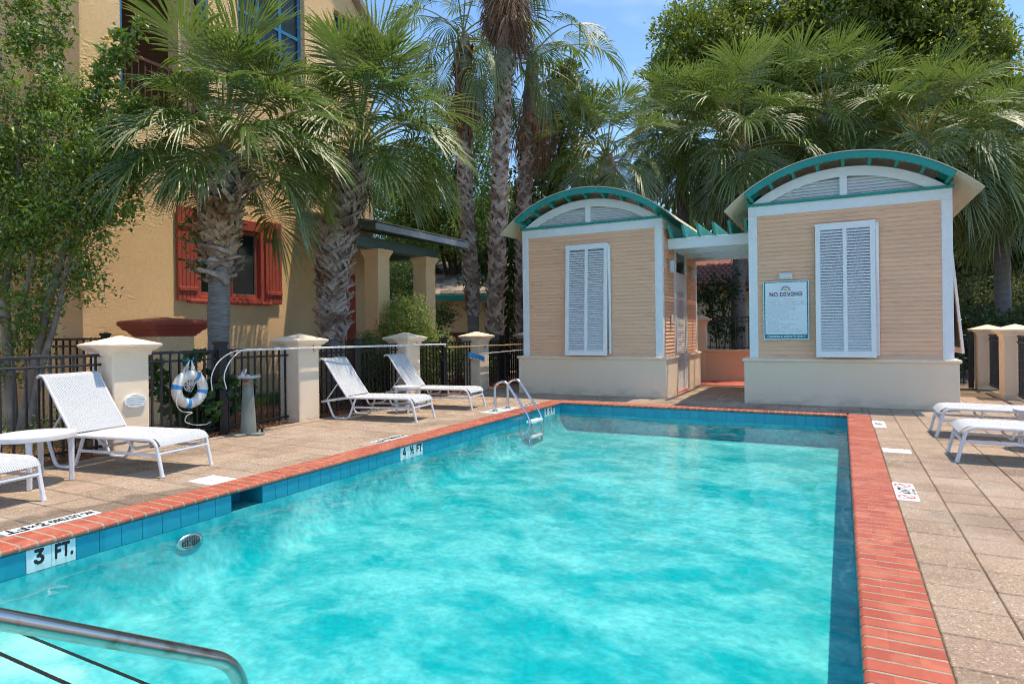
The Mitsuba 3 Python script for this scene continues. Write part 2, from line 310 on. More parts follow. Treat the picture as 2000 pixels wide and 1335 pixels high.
# ------------------------------------------------------------------ scene entries
used = {}
def fresh(base):
    n = used.get(base, 0); used[base] = n + 1
    return base if n == 0 else f'{base}_{n:03d}'
def thing(name, label, cat_, group=None):
    k = fresh(name); labels[k] = {'label': label, 'category': cat_}
    if group: labels[k]['group'] = group
    return k
def struct(name, kind='structure', label=None):
    k = fresh(name); labels[k] = {'kind': kind}
    if label: labels[k]['label'] = label
    return k
def obj(key, mesh, mat, smooth=False, **k):
    scene[key] = mikit.ply(mesh, 'm_' + mat, smooth, **k); return key
def part(parent, name, mesh, mat, smooth=False, label=None, kind=None, **k):
    key = fresh(parent + '__' + name); obj(key, mesh, mat, smooth, **k)
    if label: labels.setdefault(key, {})['label'] = label
    if kind: labels.setdefault(key, {})['kind'] = kind
    return key
def seen(c):                                     # rough share of the view that a small piece at c takes (level of detail only)
    q = np.asarray(c) - CAM; d = q @ FWD
    if d < 0.3 or abs(q @ RGT) > 0.84 * d: return 0.0
    return 1.0 / d ** 3
def pieces(parent, name, meshes, mat, smooth=False, limit=300):
    order = sorted(range(len(meshes)), key=lambda i: -seen(meshes[i][0].mean(0)))
    keep = set(order[:limit])
    for i in sorted(keep): part(parent, name, meshes[i], mat, smooth)
    rest = [meshes[i] for i in range(len(meshes)) if i not in keep]
    if rest: part(parent, name + '_field', cat(rest), mat, smooth, kind='stuff')

rng = np.random.default_rng(7)
# ================================================================== SETTING: ground, deck, pool
XL, XR, YN, YF, CW = -4.60, 0.059, 0.45, 10.68, 0.298
DL, DR = -7.05, 9.0
g = struct('ground'); H_ = 400.0
def ground_mesh():
    # one sheet with the pool basin cut out
    x = [-H_, XL - 0.25, XR + 0.25, H_]; y = [-60, YN - 0.25, YF + 0.25, H_]; z = -0.055
    ms = []
    for i in range(3):
        for j in range(3):
            if (i, j) != (1, 1):
                ms.append((np.array([[x[i], y[j], z], [x[i + 1], y[j], z], [x[i + 1], y[j + 1], z], [x[i], y[j + 1], z]]), np.array([[0, 1, 2], [0, 2, 3]])))
    return cat(ms)
obj(g, ground_mesh(), 'earth')
deck = struct('pool_deck', label='tan square concrete pavers round the pool')
G3 = 0.3048
def paver(x0, x1, y0, y1):
    z = rng.uniform(-0.0025, 0.0015); m = box(x0 + 0.003, x1 - 0.003, y0 + 0.003, y1 - 0.003, -0.045, z, 0.005)
    v = m[0]; t = rng.uniform(-0.003, 0.003, 2); top = v[:, 2] > -0.03
    v[top, 2] += (v[top, 0] - (x0 + x1) / 2) * t[0] + (v[top, 1] - (y0 + y1) / 2) * t[1]
    return v, m[1]
pav = []
xs_r = [XR + CW + 0.006 + k * G3 for k in range(0, 26)]
xs_l = [XL - CW - 0.006 - k * G3 for k in range(0, 8)]
ys = [0.2038 + G3 * k for k in range(-3, 46)]
HUTS = [(-6.141, -2.985, 11.95, 15.2), (-1.543, 1.614, 11.73, 15.2)]
def free(xa, xb, ya, yb): return not any(xa > h[0] + .02 and xb < h[1] - .02 and ya > h[2] + .02 and yb < h[3] - .02 for h in HUTS)
for y0 in ys:
    for x0 in xs_r:
        if free(x0, x0 + G3, y0, y0 + G3): pav.append(paver(x0, x0 + G3, y0, y0 + G3))
    for x1 in xs_l:
        x0 = max(x1 - G3, DL)
        if x1 - x0 > 0.06 and free(x0, x1, y0, y0 + G3): pav.append(paver(x0, x1, y0, y0 + G3))
xm = [XL - CW - 0.006 + G3 * k for k in range(0, 19)]
for y0 in [YF + CW + 0.006 + G3 * k for k in range(0, 12)]:
    for x0 in xm:
        x1 = min(x0 + G3, XR + CW + 0.006)
        if x1 - x0 > 0.03 and free(x0, x1, y0, y0 + G3): pav.append(paver(x0, x1, y0, y0 + G3))
pieces(deck, 'paver', pav, 'paver')
def ring(x0, x1, y0, y1, X0, X1, Y0, Y1, z):
    q = [(X0, X1, Y0, y0), (X0, X1, y1, Y1), (X0, x0, y0, y1), (x1, X1, y0, y1)]
    return cat([(np.array([[a, c, z], [b, c, z], [b, d, z], [a, d, z]]), np.array([[0, 1, 2], [0, 2, 3]])) for a, b, c, d in q])
part(deck, 'joint_sand', ring(XL - CW + .01, XR + CW - .01, YN - CW, YF + CW - .01, DL, DR, -0.8, 15.3, -0.0105), 'joint')
part(deck, 'edge_restraint', box(DL - 0.09, DL - 0.004, -0.8, 15.3, -0.05, 0.012, 0.01), 'mortar')
# pool ------------------------------------------------------------
pool = struct('swimming_pool', label='rectangular pool with aqua plaster, blue tile band and brick coping')
OV = 0.022
def floor_z(y): return np.interp(y, [0.4, 2.6, 5.0, 8.0, 10.6], [-0.64, -0.63, -0.62, -0.58, -0.50])
def fl(u, w):
    x = XL - OV + u * (XR - XL + 2 * OV); y = YN - OV + w * (YF - YN + 2 * OV)
    z = floor_z(y) + 0.012 * (meshkit.fbm(np.stack([x, y, 0 * x], 1) * 1.5) - 0.5)
    CR = 0.24                                    # coved junction of floor and walls
    for d in (x - (XL - OV),): z = z + np.where(d < CR, (-0.196 - z) * (1 - np.sqrt(np.clip(1 - (1 - d / CR) ** 2, 0, 1))), 0)
    return np.stack([x, y, z], 1)
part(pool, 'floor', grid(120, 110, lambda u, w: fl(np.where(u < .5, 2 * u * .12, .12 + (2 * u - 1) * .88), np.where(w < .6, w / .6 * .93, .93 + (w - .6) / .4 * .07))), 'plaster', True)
w0, w1, v0, v1 = XL - OV, XR + OV, YN - OV, YF + OV
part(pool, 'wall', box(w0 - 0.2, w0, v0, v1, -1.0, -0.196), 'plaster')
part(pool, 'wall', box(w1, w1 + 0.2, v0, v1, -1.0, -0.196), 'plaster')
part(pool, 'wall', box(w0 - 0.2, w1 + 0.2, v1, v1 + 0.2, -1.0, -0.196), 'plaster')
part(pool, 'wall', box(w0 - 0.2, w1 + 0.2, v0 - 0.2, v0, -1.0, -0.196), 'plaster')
SK = (3.617, 3.943)
for nm, bx in (('tile_bed', (w0 - 0.2, w0 - 0.006, v0, SK[0], -0.196, -0.042)), ('tile_bed', (w0 - 0.2, w0 - 0.006, SK[1], v1, -0.196, -0.042)), ('tile_bed', (w1 + 0.006, w1 + 0.2, v0, v1, -0.196, -0.042)),
               ('tile_bed', (w0 - 0.2, w1 + 0.2, v1 + 0.006, v1 + 0.2, -0.196, -0.042)), ('tile_bed', (w0 - 0.2, w1 + 0.2, v0 - 0.2, v0 - 0.006, -0.196, -0.042))):
    part(pool, nm, box(*bx), 'grout')
tiles = []; P = 0.1475
marks = {2.095: ['3', 'FT.'], 5.935: ['4', '\u00bd', 'FT'], 10.0: ['5', '\u00bd', 'FT']}
def marked(y): return any(a - 1e-3 < y < a + P * len(s) - 1e-3 for a, s in marks.items())
cuts = sorted([v0, SK[0], SK[1], v1] + [c for a, s in marks.items() for c in (a, a + P * len(s))])
for a, b in zip(cuts[:-1], cuts[1:]):
    m_ = (a + b) / 2
    if marked(m_) or SK[0] < m_ < SK[1] or b - a < 0.02: continue
    n = max(1, round((b - a) / P)); q = (b - a) / n
    for k in range(n): tiles.append(box(w0 - 0.012, w0, a + k * q + 0.0015, a + (k + 1) * q - 0.0015, -0.192, -0.043, 0.002))
n = round((w1 - w0) / P); q = (w1 - w0) / n
for k in range(n): tiles.append(box(w0 + k * q + 0.0015, w0 + (k + 1) * q - 0.0015, v1, v1 + 0.012, -0.192, -0.043, 0.002))
for k in range(round((v1 - v0) / P)): tiles.append(box(w1, w1 + 0.012, v0 + k * P + 0.0015, v0 + (k + 1) * P - 0.0015, -0.192, -0.043, 0.002))
pieces(pool, 'waterline_tile', tiles, 'tile')
LW = ((0, 1, 0), (0, 0, 1), (1, 0, 0))
for a, s in marks.items():
    for k, t in enumerate(s):
        y = a + k * P
        key = part(pool, 'depth_tile', box(w0 - 0.012, w0 + 0.001, y + 0.0015, y + P - 0.0015, -0.192, -0.043, 0.002), 'tile_white', label=f'white tile reading {t}')
        w = {'3': 0.062, '4': 0.066, '5': 0.062, '\u00bd': 0.075}.get(t, 0.112)
        hh = 0.088
        part(key, 'lettering', text(t, hh, LW, (w0 + 0.0012, y + P / 2, -0.142), True, 0.001, w, True, heavy=0.0035), 'ink')
# skimmer throat
part(pool, 'skimmer_throat', cat([box(w0 - 0.34, w0 - 0.30, SK[0] - .02, SK[1] + .02, -0.3, -0.05), box(w0 - 0.31, w0 - 0.001, SK[0] - 0.02, SK[0], -0.3, -0.05), box(w0 - 0.31, w0 - 0.001, SK[1], SK[1] + 0.02, -0.3, -0.05), box(w0 - 0.31, w0 - 0.202, SK[0], SK[1], -0.3, -0.2)]), 'tile')
# coping
def bull(L, w=CW):                               # profile in (outwards, up): nose at 0
    c = [(0.024 - 0.024 * math.sin(t), -0.021 + 0.021 * math.cos(t)) for t in np.linspace(0, math.pi, 9)]
    return [(w, 0.0)] + c + [(w, -0.042)]
prof = [(a, b + 0.004) for a, b in bull(1)]
profm = [(max(a, 0.004), b + (-0.0016 if b > -0.02 else 0.0)) for a, b in [(p[0] + 0.003 * (p[0] < .02), p[1]) for p in prof]]
def brick_y(x, s, y0, L): # brick running along y, nose at x, body outwards s
    return extrude(prof, L, ((s, 0, 0), (0, 0, 1), (0, 1, 0)), (x, y0, rng.uniform(-0.0008, 0.0008)))
def brick_x(y, s, x0, L):
    return extrude(prof, L, ((0, s, 0), (0, 0, 1), (1, 0, 0)), (x0, y, rng.uniform(-0.0008, 0.0008)))
PB, JT = 0.1016, 0.0165
bricks = []
for k in range(-3, 102):
    y0 = 0.0228 + PB * (k + 4)
    if y0 > YF + CW - 0.03: break
    if y0 + PB > YF + CW: bricks.append(brick_y(XR, 1, y0 + JT / 2, YF + CW - y0 - JT)); break
    bricks.append(brick_y(XR, 1, y0 + JT / 2, PB - JT))
    if y0 + PB <= YF + 0.03: bricks.append(brick_y(XL, -1, y0 + JT / 2, PB - JT))
yL = 0.0228 + PB * math.floor((YF + 0.03 - 0.0228) / PB)
x = XL - CW
while x + PB < XR + 0.002:
    bricks.append(brick_x(YF, 1, x + JT / 2, PB - JT)); x += PB
if XR - x > 0.03: bricks.append(brick_x(YF, 1, x + JT / 2, XR - x - JT / 2))
pieces(pool, 'coping_brick', bricks, 'coping', 35, limit=300)
part(pool, 'mortar', cat([extrude(profm, YF - 0.33, ((1, 0, 0), (0, 0, 1), (0, 1, 0)), (XR, 0.35, 0)), extrude(profm, YF - 0.35, ((-1, 0, 0), (0, 0, 1), (0, 1, 0)), (XL, 0.35, 0)),
                          extrude(profm, XR - XL + CW, ((0, 1, 0), (0, 0, 1), (1, 0, 0)), (XL - CW, YF, 0.0)),
                          box(XR + 0.03, XR + CW, YF - .03, YF + CW, -0.05, 0.0008), box(XL - CW, XL - .02, YF - 0.05, YF + 0.02, -0.05, 0.0006)]), 'mortar')
part(pool, 'coping_brick_near', cat([brick_x(YN, -1, XL - CW + PB * k + JT / 2, PB - JT) for k in range(47)]), 'coping', 35, kind='stuff')
# steps
for zt, y1 in ((-0.22, 1.56), (-0.44, 1.96)):
    s = part(pool, 'step', box(w0 + 0.001, -1.15, v0 + 0.001, y1, -0.70, zt, 0.012), 'step')
    part(s, 'nosing', box(w0 + 0.05, -1.25, y1 - 0.030, y1 - 0.012, zt - 0.002, zt + 0.003), 'black', label='black nosing line of a pool step')
lx, ly, lz = w0 + 0.03, 3.21, -0.315
lt = part(pool, 'underwater_light', xf(xf(lathe([(0.02, 0.012), (0.085, 0.012), (0.098, 0.006), (0.104, 0.0)], 28), ry(math.pi / 2)), np.diag([1, 1.1, .6]), (lx, ly, lz)), 'steel', 40)
part(lt, 'grille', cat([tube([(lx + 0.016, ly + d, lz - .6 * math.sqrt(.0066 - d * d)), (lx + 0.016, ly + d, lz + .6 * math.sqrt(.0066 - d * d))], 0.003, 4) for d in np.linspace(-.07, .07, 8)]
                       + [tube([(lx + 0.017, ly - math.sqrt(.0066 - d * d), lz + .6 * d), (lx + 0.017, ly + math.sqrt(.0066 - d * d), lz + .6 * d)], 0.003, 4) for d in np.linspace(-.07, .07, 6)]), 'iron')
wa = struct('water', label='clear rippled pool water')
WZ = -0.152
def wv(u, w):
    x = w0 + 0.001 + u * (w1 - w0 - 0.002); y = v0 + 0.001 + w * (v1 - v0 - 0.002)
    p = np.stack([x, y, 0 * x], 1)
    wob = np.stack([meshkit.fbm(p * 0.8, 3, 5), meshkit.fbm(p * 0.8 + 9, 3, 8), 0 * x], 1) * 0.8
    h = 0.011 * (meshkit.noise((p + wob) * [1.3, 2.2, 1], 2) - 0.5) + 0.0050 * (meshkit.noise((p + wob) * [3.5, 6.0, 1], 4) - 0.5) + 0.0026 * (meshkit.noise((p + 0.4 * wob) * [9.0, 14.0, 1], 6) - 0.5)
    for cx, cy, a, lam in ((-1.05, 3.05, 0.0016, 0.07), (-2.6, 6.6, 0.001, 0.10), (-0.5, 5.2, 0.001, 0.08), (-4.3, 9.2, 0.0016, 0.12)):
        r = np.hypot(x - cx, y - cy); h = h + a * np.sin(2 * math.pi * r / lam) * np.exp(-r / 0.28)
    return np.stack([x, y, WZ + h], 1)
obj(wa, grid(200, 430, wv), 'water', True)
# ================================================================== bath huts
def arc_pts(cx, cz, R, a0, a1, n): return [(cx + R * math.sin(a), cz + R * math.cos(a)) for a in np.linspace(a0, a1, n)]
def louvre_panel(key, w, h, O, U, V, N, stile=0.075, rail=0.10, pitch=0.049, void=True, mat='white'):
    # shutter leaf with its lower left corner at O, axes U (right) V (up) N (out)
    U, V, N, O = (np.array(a, float) for a in (U, V, N, O)); A = np.stack([U, V, N], 1)
    P_ = lambda m: xf(m, A, O)
    part(key, 'stile', P_(box(0, stile, 0, h, -0.018, 0.018, 0.003)), mat); part(key, 'stile', P_(box(w - stile, w, 0, h, -0.018, 0.018, 0.003)), mat)
    part(key, 'mullion', P_(box(w / 2 - 0.03, w / 2 + 0.03, rail, h - 0.075, -0.016, 0.016, 0.003)), mat)
    part(key, 'rail', P_(box(stile, w - stile, 0, rail, -0.016, 0.016, 0.003)), mat); part(key, 'rail', P_(box(stile, w - stile, h - 0.075, h, -0.016, 0.016, 0.003)), mat)
    sl = []
    for a, b in ((stile, w / 2 - 0.03), (w / 2 + 0.03, w - stile)):
        for k in range(int((h - rail - 0.075) / pitch)):
            sl.append(xf(xf(box(a, b, -0.025, 0.025, -0.003, 0.003), rx(-0.78)), None, (0, rail + pitch * (k + 0.5), 0)))
    part(key, 'louvre_slats', P_(cat(sl)), mat, kind='stuff')
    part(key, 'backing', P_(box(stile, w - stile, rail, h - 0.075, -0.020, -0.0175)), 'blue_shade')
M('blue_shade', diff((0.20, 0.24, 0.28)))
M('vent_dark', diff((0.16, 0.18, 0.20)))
def boards(key, z0, z1, spans, frame, out):
    # lapped boards: frame(a, z, o) -> point ; spans(z) -> list of (a0, a1)
    ph = 0.0715; ms = []
    for k in range(int(math.ceil((z1 - z0) / ph))):
        za, zb = z0 + k * ph, min(z0 + (k + 1) * ph, z1)
        for a0, a1 in spans((za + zb) / 2):
            pr = [(0.032, za + 0.0), (0.032, za + 0.008), (0.010, zb), (-0.004, zb), (-0.004, za)]
            v = [frame(a, z, o) for a in (a0, a1) for o, z in pr]; n = len(pr)
            f = []
            for i in range(n): j = (i + 1) % n; f += [[i, j, n + j], [i, n + j, n + i]]
            for i in range(1, n - 1): f += [[0, i, i + 1], [n, n + i + 1, n + i]]
            v, f = np.array(v), np.array(f)
            nrm = np.cross(v[f[0, 1]] - v[f[0, 0]], v[f[0, 2]] - v[f[0, 0]])
            ms.append((v, f))
    pieces(key, 'siding_board', ms, 'siding')
def hut(key, x0, x1, y0, y1, side, roof_front):
    xc = (x0 + x1) / 2; zs, zb = 0.793, 3.46
    R, cz = 2.548, 1.602
    # core so that no light leaks
    part(key, 'wall_core', box(x0 + 0.03, x1 - 0.03, y0 + 0.03, y1 - 0.03, 0, 3.45), 'siding')
    bx0, bx1 = x0 - 0.09, x1 + 0.06
    doors = side.get('door')
    if doors:                                     # plinth interrupted by the doorway on the right side
        part(key, 'plinth', cat([box(bx0, bx1, y0 - 0.058, doors[0], 0, zs - 0.055, 0.006), box(bx0, bx1 - 0.35, doors[0], doors[1], 0, zs - 0.06), box(bx0, bx1, doors[1], y1, 0, zs - 0.055, 0.006)]), 'cream')
        part(key, 'plinth_cap', cat([box(bx0 - 0.03, bx1 + 0.03, y0 - 0.09, doors[0], zs - 0.055, zs, 0.012), box(bx0 - 0.03, bx1 - 0.3, doors[0], doors[1], zs - 0.055, zs), box(bx0 - 0.03, bx1 + 0.03, doors[1], y1, zs - 0.055, zs, 0.012)]), 'cream')
    else:
        part(key, 'plinth', box(bx0, bx1, y0 - 0.058, y1, 0, zs - 0.055, 0.006), 'cream')
        part(key, 'plinth_cap', box(bx0 - 0.03, bx1 + 0.03, y0 - 0.09, y1, zs - 0.055, zs, 0.012), 'cream')
    zt = zb - 0.175; t = 0.028
    for xa, xb in ((x0, x0 + 0.145), (x1 - 0.145, x1)):
        part(key, 'corner_trim', box(xa, xb, y0 - 0.0, y0 + t, zs, zt - 0.002, 0.003), 'trim')
    part(key, 'header_board', box(x0, x1, y0 - 0.003, y0 + t, zt, zb, 0.003), 'trim')
    boards(key, zs, zt, lambda z: [(x0 + 0.145, x1 - 0.145)], lambda a, z, o: (a, y0 + 0.030 - o, z), -1)
    # sides
    for sx, xs in ((1, x1), (-1, x0)):
        for ya, yb in ((y0 + t, y0 + t + 0.10), (y1 - 0.12, y1)):
            part(key, 'corner_trim', box(*sorted((xs, xs - sx * t)), ya, yb, zs, zt - 0.002, 0.003), 'trim')
        part(key, 'header_board', box(*sorted((xs + sx * 0.003, xs - sx * t)), y0 + t, y1, zt, zb, 0.003), 'trim')
        if sx == 1 and doors:
            d0, d1 = doors
            boards(key, zs, zt, lambda z: [(y0 + t + 0.10, d0 - 0.0), (d1, y1 - 0.12)], lambda a, z, o: (xs - 0.030 + o, a, z), 1)
        else:
            boards(key, zs, zt, lambda z: [(y0 + t + 0.10, y1 - 0.12)], lambda a, z, o, xs=xs, sx=sx: (xs - sx * 0.030 + sx * o, a, z), 1)
    # teal ledge
    part(key, 'ledge', box(x0 - 0.03, x1 + 0.03, y0 - 0.05, y1, zb, zb + 0.042, 0.005), 'teal')
    zg = zb + 0.042
    # gable: arch board, mullion, louvres, backing
    ro, ri = R - 0.175, R - 0.33
    def lim(r): return math.acos(min(1, (zg - cz) / r))
    from shapely.geometry import Polygon, box as sbox
    outer = Polygon(arc_pts(xc, cz, ro, -lim(ro), lim(ro), 40)); inner = Polygon(arc_pts(xc, cz, ri, -lim(ri), lim(ri), 40))
    part(key, 'gable_arch', extrude(outer.difference(inner.buffer(1e-4)), 0.04, XZ_Y, (0, y0 - 0.02, 0)), 'trim')
    part(key, 'gable_mullion', box(xc - 0.055, xc + 0.055, y0 - 0.028, y0 + 0.10, zg, cz + ri + 0.01, 0.003), 'trim')
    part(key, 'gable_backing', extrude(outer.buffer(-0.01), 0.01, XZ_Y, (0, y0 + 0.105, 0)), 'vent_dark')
    part(key, 'gable_backing', extrude(outer.buffer(-0.005), 0.05, XZ_Y, (0, y1 - 0.06, 0)), 'trim')
    nl = 6; hh = (cz + ri - zg) / nl
    for k in range(nl):
        zc = zg + hh * (k + 0.45)
        ww = math.sqrt(max(0, (ri + 0.09) ** 2 - (zc + 0.03 - cz) ** 2)) - 0.005
        if ww < 0.12: continue
        for a, b in ((xc - ww, xc - 0.056), (xc + 0.056, xc + ww)):
            part(key, 'gable_slat', xf(xf(box(a, b, -0.006, 0.006, -0.052, 0.052), rx(-0.85)), None, (0, y0 + 0.062, zc)), 'trim')
    # roof: corrugated barrel sheet, teal fascia and purlins
    yf, yb = roof_front, y1 + 0.25; a1 = math.asin(1.845 / R); nc = int((yb - yf) / 0.066)
    def rf(dr_, flip=False):
        def fn(u, w):
            a = -a1 + 2 * a1 * u; y = yf + (yb - yf) * w
            r = R - dr_ + 0.0075 * np.sin(w * nc * 2 * math.pi)
            return np.stack([xc + r * np.sin(a), y, cz + r * np.cos(a)], 1)
        return fn
    part(key, 'roof', grid(36, nc * 6 + 1, rf(0.0)), 'roof_metal', True)
    part(key, 'roof_edge', grid(36, 2, lambda u, w: np.stack([xc + (R - 0.009 + 0.017 * w) * np.sin(-a1 + 2 * a1 * u), 0 * u + yf - 0.002, cz + (R - 0.009 + 0.017 * w) * np.cos(-a1 + 2 * a1 * u)], 1)), 'roof_metal')
    af = math.asin(1.52 / R)
    sec = Polygon(arc_pts(xc, cz, R - 0.012, -af, af, 48) + arc_pts(xc, cz, R - 0.115, af, -af, 48))
    part(key, 'fascia', extrude(sec, 0.04, XZ_Y, (0, yf + 0.012, 0)), 'teal')
    for k in range(9):
        a = -af * 0.985 + 2 * af * 0.985 * k / 8
        pr = [(yf + 0.052, -0.018), (y0 + 0.045, -0.018), (y0 + 0.045, -0.165), (y0 - 0.10, -0.165), (yf + 0.052, -0.105)]
        m = extrude(pr, 0.05, ((0, 1, 0), (0, 0, 1), (1, 0, 0)), (-0.025, 0, 0))
        part(key, 'purlin', xf(xf(m, None, (0, 0, R)), ry(a), (xc, 0, cz)), 'teal')
    for s in (-1, 1):
        part(key, 'soffit_board', xf(xf(box(-0.22, 0.0, y0 + 0.05, yb - 0.1, -0.115, -0.02), None, (0, 0, R)), ry(s * (af + 0.01)), (xc, 0, cz)) if s > 0 else xf(xf(box(0.0, 0.22, y0 + 0.05, yb - 0.1, -0.115, -0.02), None, (0, 0, R)), ry(s * (af + 0.01)), (xc, 0, cz)), 'teal')
h1 = thing('bath_hut', 'peach clapboard bath hut with barrel roof behind the pool ladder, left of the passage', 'hut', 'barrel roofed huts at the end of the pool')
D0, D1 = 12.98, 14.08
hut(h1, -6.029, -3.029, 12.006, 15.25, {'door': (D0, D1)}, 11.655)
# doorway of the left hut
part(h1, 'door_frame', box(-3.06, -3.012, D0, D0 + 0.12, 0.0, 3.285, 0.004), 'trim'); part(h1, 'door_frame', box(-3.06, -3.012, D1 - 0.14, D1, 0.0, 3.285, 0.004), 'trim')
part(h1, 'door_frame', box(-3.06, -3.014, D0 + 0.12, D1 - 0.14, 2.30, 2.50, 0.004), 'trim'); part(h1, 'door_frame', box(-3.06, -3.014, D0 + 0.12, D1 - 0.14, 2.92, 3.285, 0.004), 'trim')
tw = part(h1, 'transom_window', box(-3.05, -3.035, D0 + 0.12, D1 - 0.14, 2.50, 2.92), 'glass')
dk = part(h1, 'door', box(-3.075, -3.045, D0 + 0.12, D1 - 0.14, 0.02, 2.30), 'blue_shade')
A_ = np.stack([(0, 1, 0), (0, 0, 1), (1, 0, 0)], 1); Od = (-3.035, D0 + 0.12, 0.02)
for m in (box(0, 0.1, 0, 2.28, -0.01, 0.012, 0.003), box(0.74, 0.84, 0, 2.28, -0.01, 0.012, 0.003), box(0.1, 0.74, 0, 0.2, -0.01, 0.012, 0.003), box(0.1, 0.74, 2.1, 2.28, -0.01, 0.012, 0.003)):
    part(dk, 'rail', xf(m, A_, Od), 'white')
part(dk, 'louvre_slats', xf(cat([xf(xf(box(0.1, 0.74, -0.019, 0.019, -0.004, 0.004), rx(-0.75)), None, (0, 0.2 + 0.038 * (k + .5), 0)) for k in range(50)]), A_, Od), 'white', kind='stuff')
part(h1, 'threshold', box(-3.08, -2.985, D0 + 0.005, D1 - 0.005, -0.01, 0.03, 0.004), 'red_floor')
h2 = thing('bath_hut', 'peach clapboard bath hut with barrel roof carrying the NO DIVING sign, right of the passage', 'hut', 'barrel roofed huts at the end of the pool')
hut(h2, -1.442, 1.546, 11.793, 15.25, {}, 11.44)
def bahama(label, xa, xb, yw, zt, zb_, out):
    k = thing('louvred_shutter', label, 'shutter', 'white top hung louvred shutters')
    h = math.hypot(zt - zb_, out); V = np.array([0, out, zt - zb_]) / h; U = np.array([1.0, 0, 0]); N = np.cross(U, V)
    louvre_panel(k, xb - xa, h, (xa, yw - 0.03 - out, zb_), U, V, N, pitch=0.049)
    part(k, 'hinge_rail', box(xa - 0.01, xb + 0.01, yw - 0.05, yw, zt - 0.002, zt + 0.035, 0.004), 'white')
    part(k, 'jamb', box(xb + 0.004, xb + 0.05, yw - 0.035, yw - 0.002, zb_ + 0.03, zt - 0.004, 0.003), 'white')
    part(k, 'stay', tube([(xb - 0.05, yw - out - 0.01, zb_ + 0.05), (xb + 0.02, yw - 0.02, zb_ + 0.08)], 0.008, 6), 'steel')
    return k
bahama('white louvred shutter leaning out from the wall of the left hut', -5.0, -4.105, 11.985, 3.03, 0.815, 0.115)
bahama('white louvred shutter leaning out beside the NO DIVING sign', -0.376, 0.50, 11.772, 3.02, 0.825, 0.105)
k = thing('louvred_shutter', 'white shutter seen edge on at the right side wall of the right hut', 'shutter', 'white top hung louvred shutters')
Vv = np.array([-0.16, 0, 1.9]); hv = np.linalg.norm(Vv); Vv /= hv; Uu = np.array([0, 1.0, 0]); louvre_panel(k, 0.9, hv, (1.74, 12.35, 0.87), Uu, Vv, np.cross(Uu, Vv))
part(k, 'hinge_rail', box(1.546, 1.60, 12.34, 13.26, 2.77, 2.81, 0.004), 'white')
# pergola between the huts
pg = thing('pergola', 'white beam pergola with teal rafter tails between the two huts', 'pergola')
for y in (12.42, 13.3, 14.15, 14.95): part(pg, 'beam', box(-3.026, -1.445, y, y + 0.07, 2.895, 3.105, 0.005), 'trim')
for x in (-2.93, -2.665, -2.395, -2.105, -1.82, -1.535):
    pr = [(12.10, 3.315), (15.35, 3.315), (15.35, 3.108), (12.40, 3.108), (12.30, 3.118)]
    part(pg, 'rafter', extrude(pr, 0.045, ((0, 1, 0), (0, 0, 1), (1, 0, 0)), (x - 0.022, 0, 0)), 'teal_weathered')
# sign
sg = thing('pool_rules_sign', 'white NO DIVING pool rules sign with teal border on the right hut', 'sign')
SX0, SX1, SZ0, SZ1, SY = -1.205, -0.481, 1.118, 2.132, 11.758
part(sg, 'board', box(SX0, SX1, SY, SY + 0.012, SZ0, SZ1, 0.003), 'sign_white')
def flat(x0, x1, z0, z1, o=0.0015): return box(x0, x1, SY - o, SY + 0.001, z0, z1)
part(sg, 'border', cat([flat(SX0 + .014, SX0 + .032, SZ0 + .09, SZ1 - .018), flat(SX1 - .032, SX1 - .014, SZ0 + .09, SZ1 - .018), flat(SX0 + .018, SX1 - .018, SZ1 - .030, SZ1 - .014, .0017), flat(SX0 + .018, SX1 - .018, SZ0 + .018, SZ0 + .092, .0019)]), 'sign_teal')
SF = ((1, 0, 0), (0, 0, 1), (0, -1, 0)); cxs = (SX0 + SX1) / 2
part(sg, 'heading', text('NO DIVING', 0.068, SF, (cxs, SY - 0.0003, 1.865), True, 0.0015, 0.52, True, heavy=0.0013), 'ink_purple', label='large NO DIVING lettering')
part(sg, 'footer', text('OWNERS & GUESTS ONLY', 0.036, SF, (cxs, SY - 0.0012, SZ0 + .037), True, 0.0015, 0.60, True), 'sign_white', label='white OWNERS & GUESTS ONLY lettering')
rules = ['\u2022 Pool area hours:   9 AM to 10 PM', '\u2022 No lifeguard on duty, please exercise caution', '\u2022 No children under 12 without adult supervision', '\u2022 No animals permitted in pool area', '\u2022 No running or horseplay permitted', '\u2022 No glass within pool area', "\u2022 No food or drink within 4' of pool", '\u2022 Do not swallow pool water', '\u2022 Please do not use pool if you are ill or', '   have diarrhea', '\u2022 Please shower before entering pool', '\u2022 Pool capacity:   13 persons', '\u2022 Children must be potty trained or wear', '   swim diapers in water (FL Dept. of Health)']
part(sg, 'rules_text', cat([text(t, 0.0235, SF, (SX0 + 0.042, SY - 0.0003, 1.800 - 0.0425 * i), False, 0.0012, sx=0.86) for i, t in enumerate(rules)]), 'ink_grey', label='small lines of pool rules')
sun = []
for k in range(13):
    a = math.pi * (k + 0.5) / 13; r0, r1 = 0.040, 0.092 - 0.012 * (k % 2); d = 0.0065
    c_, s_ = math.cos(a), math.sin(a)
    sun.append(extrude([(r0 * c_, r0 * s_), ((r0 + r1) / 2 * c_ - d * s_, (r0 + r1) / 2 * s_ + d * c_), (r1 * c_, r1 * s_), ((r0 + r1) / 2 * c_ + d * s_, (r0 + r1) / 2 * s_ - d * c_)], 0.0015, SF, (cxs, SY - 0.0003, 1.965)))
part(sg, 'sun_emblem', cat(sun), 'ink_purple', label='purple rays of a rising sun emblem')
part(sg, 'sun_disc', extrude([(0.026 * math.cos(a), 0.026 * math.sin(a)) for a in np.linspace(0, math.pi, 14)], 0.0015, SF, (cxs, SY - 0.0003, 1.966)), 'sign_gold')
wl = thing('wall_light', 'small pale oblong light fitting mounted above the NO DIVING sign', 'light')
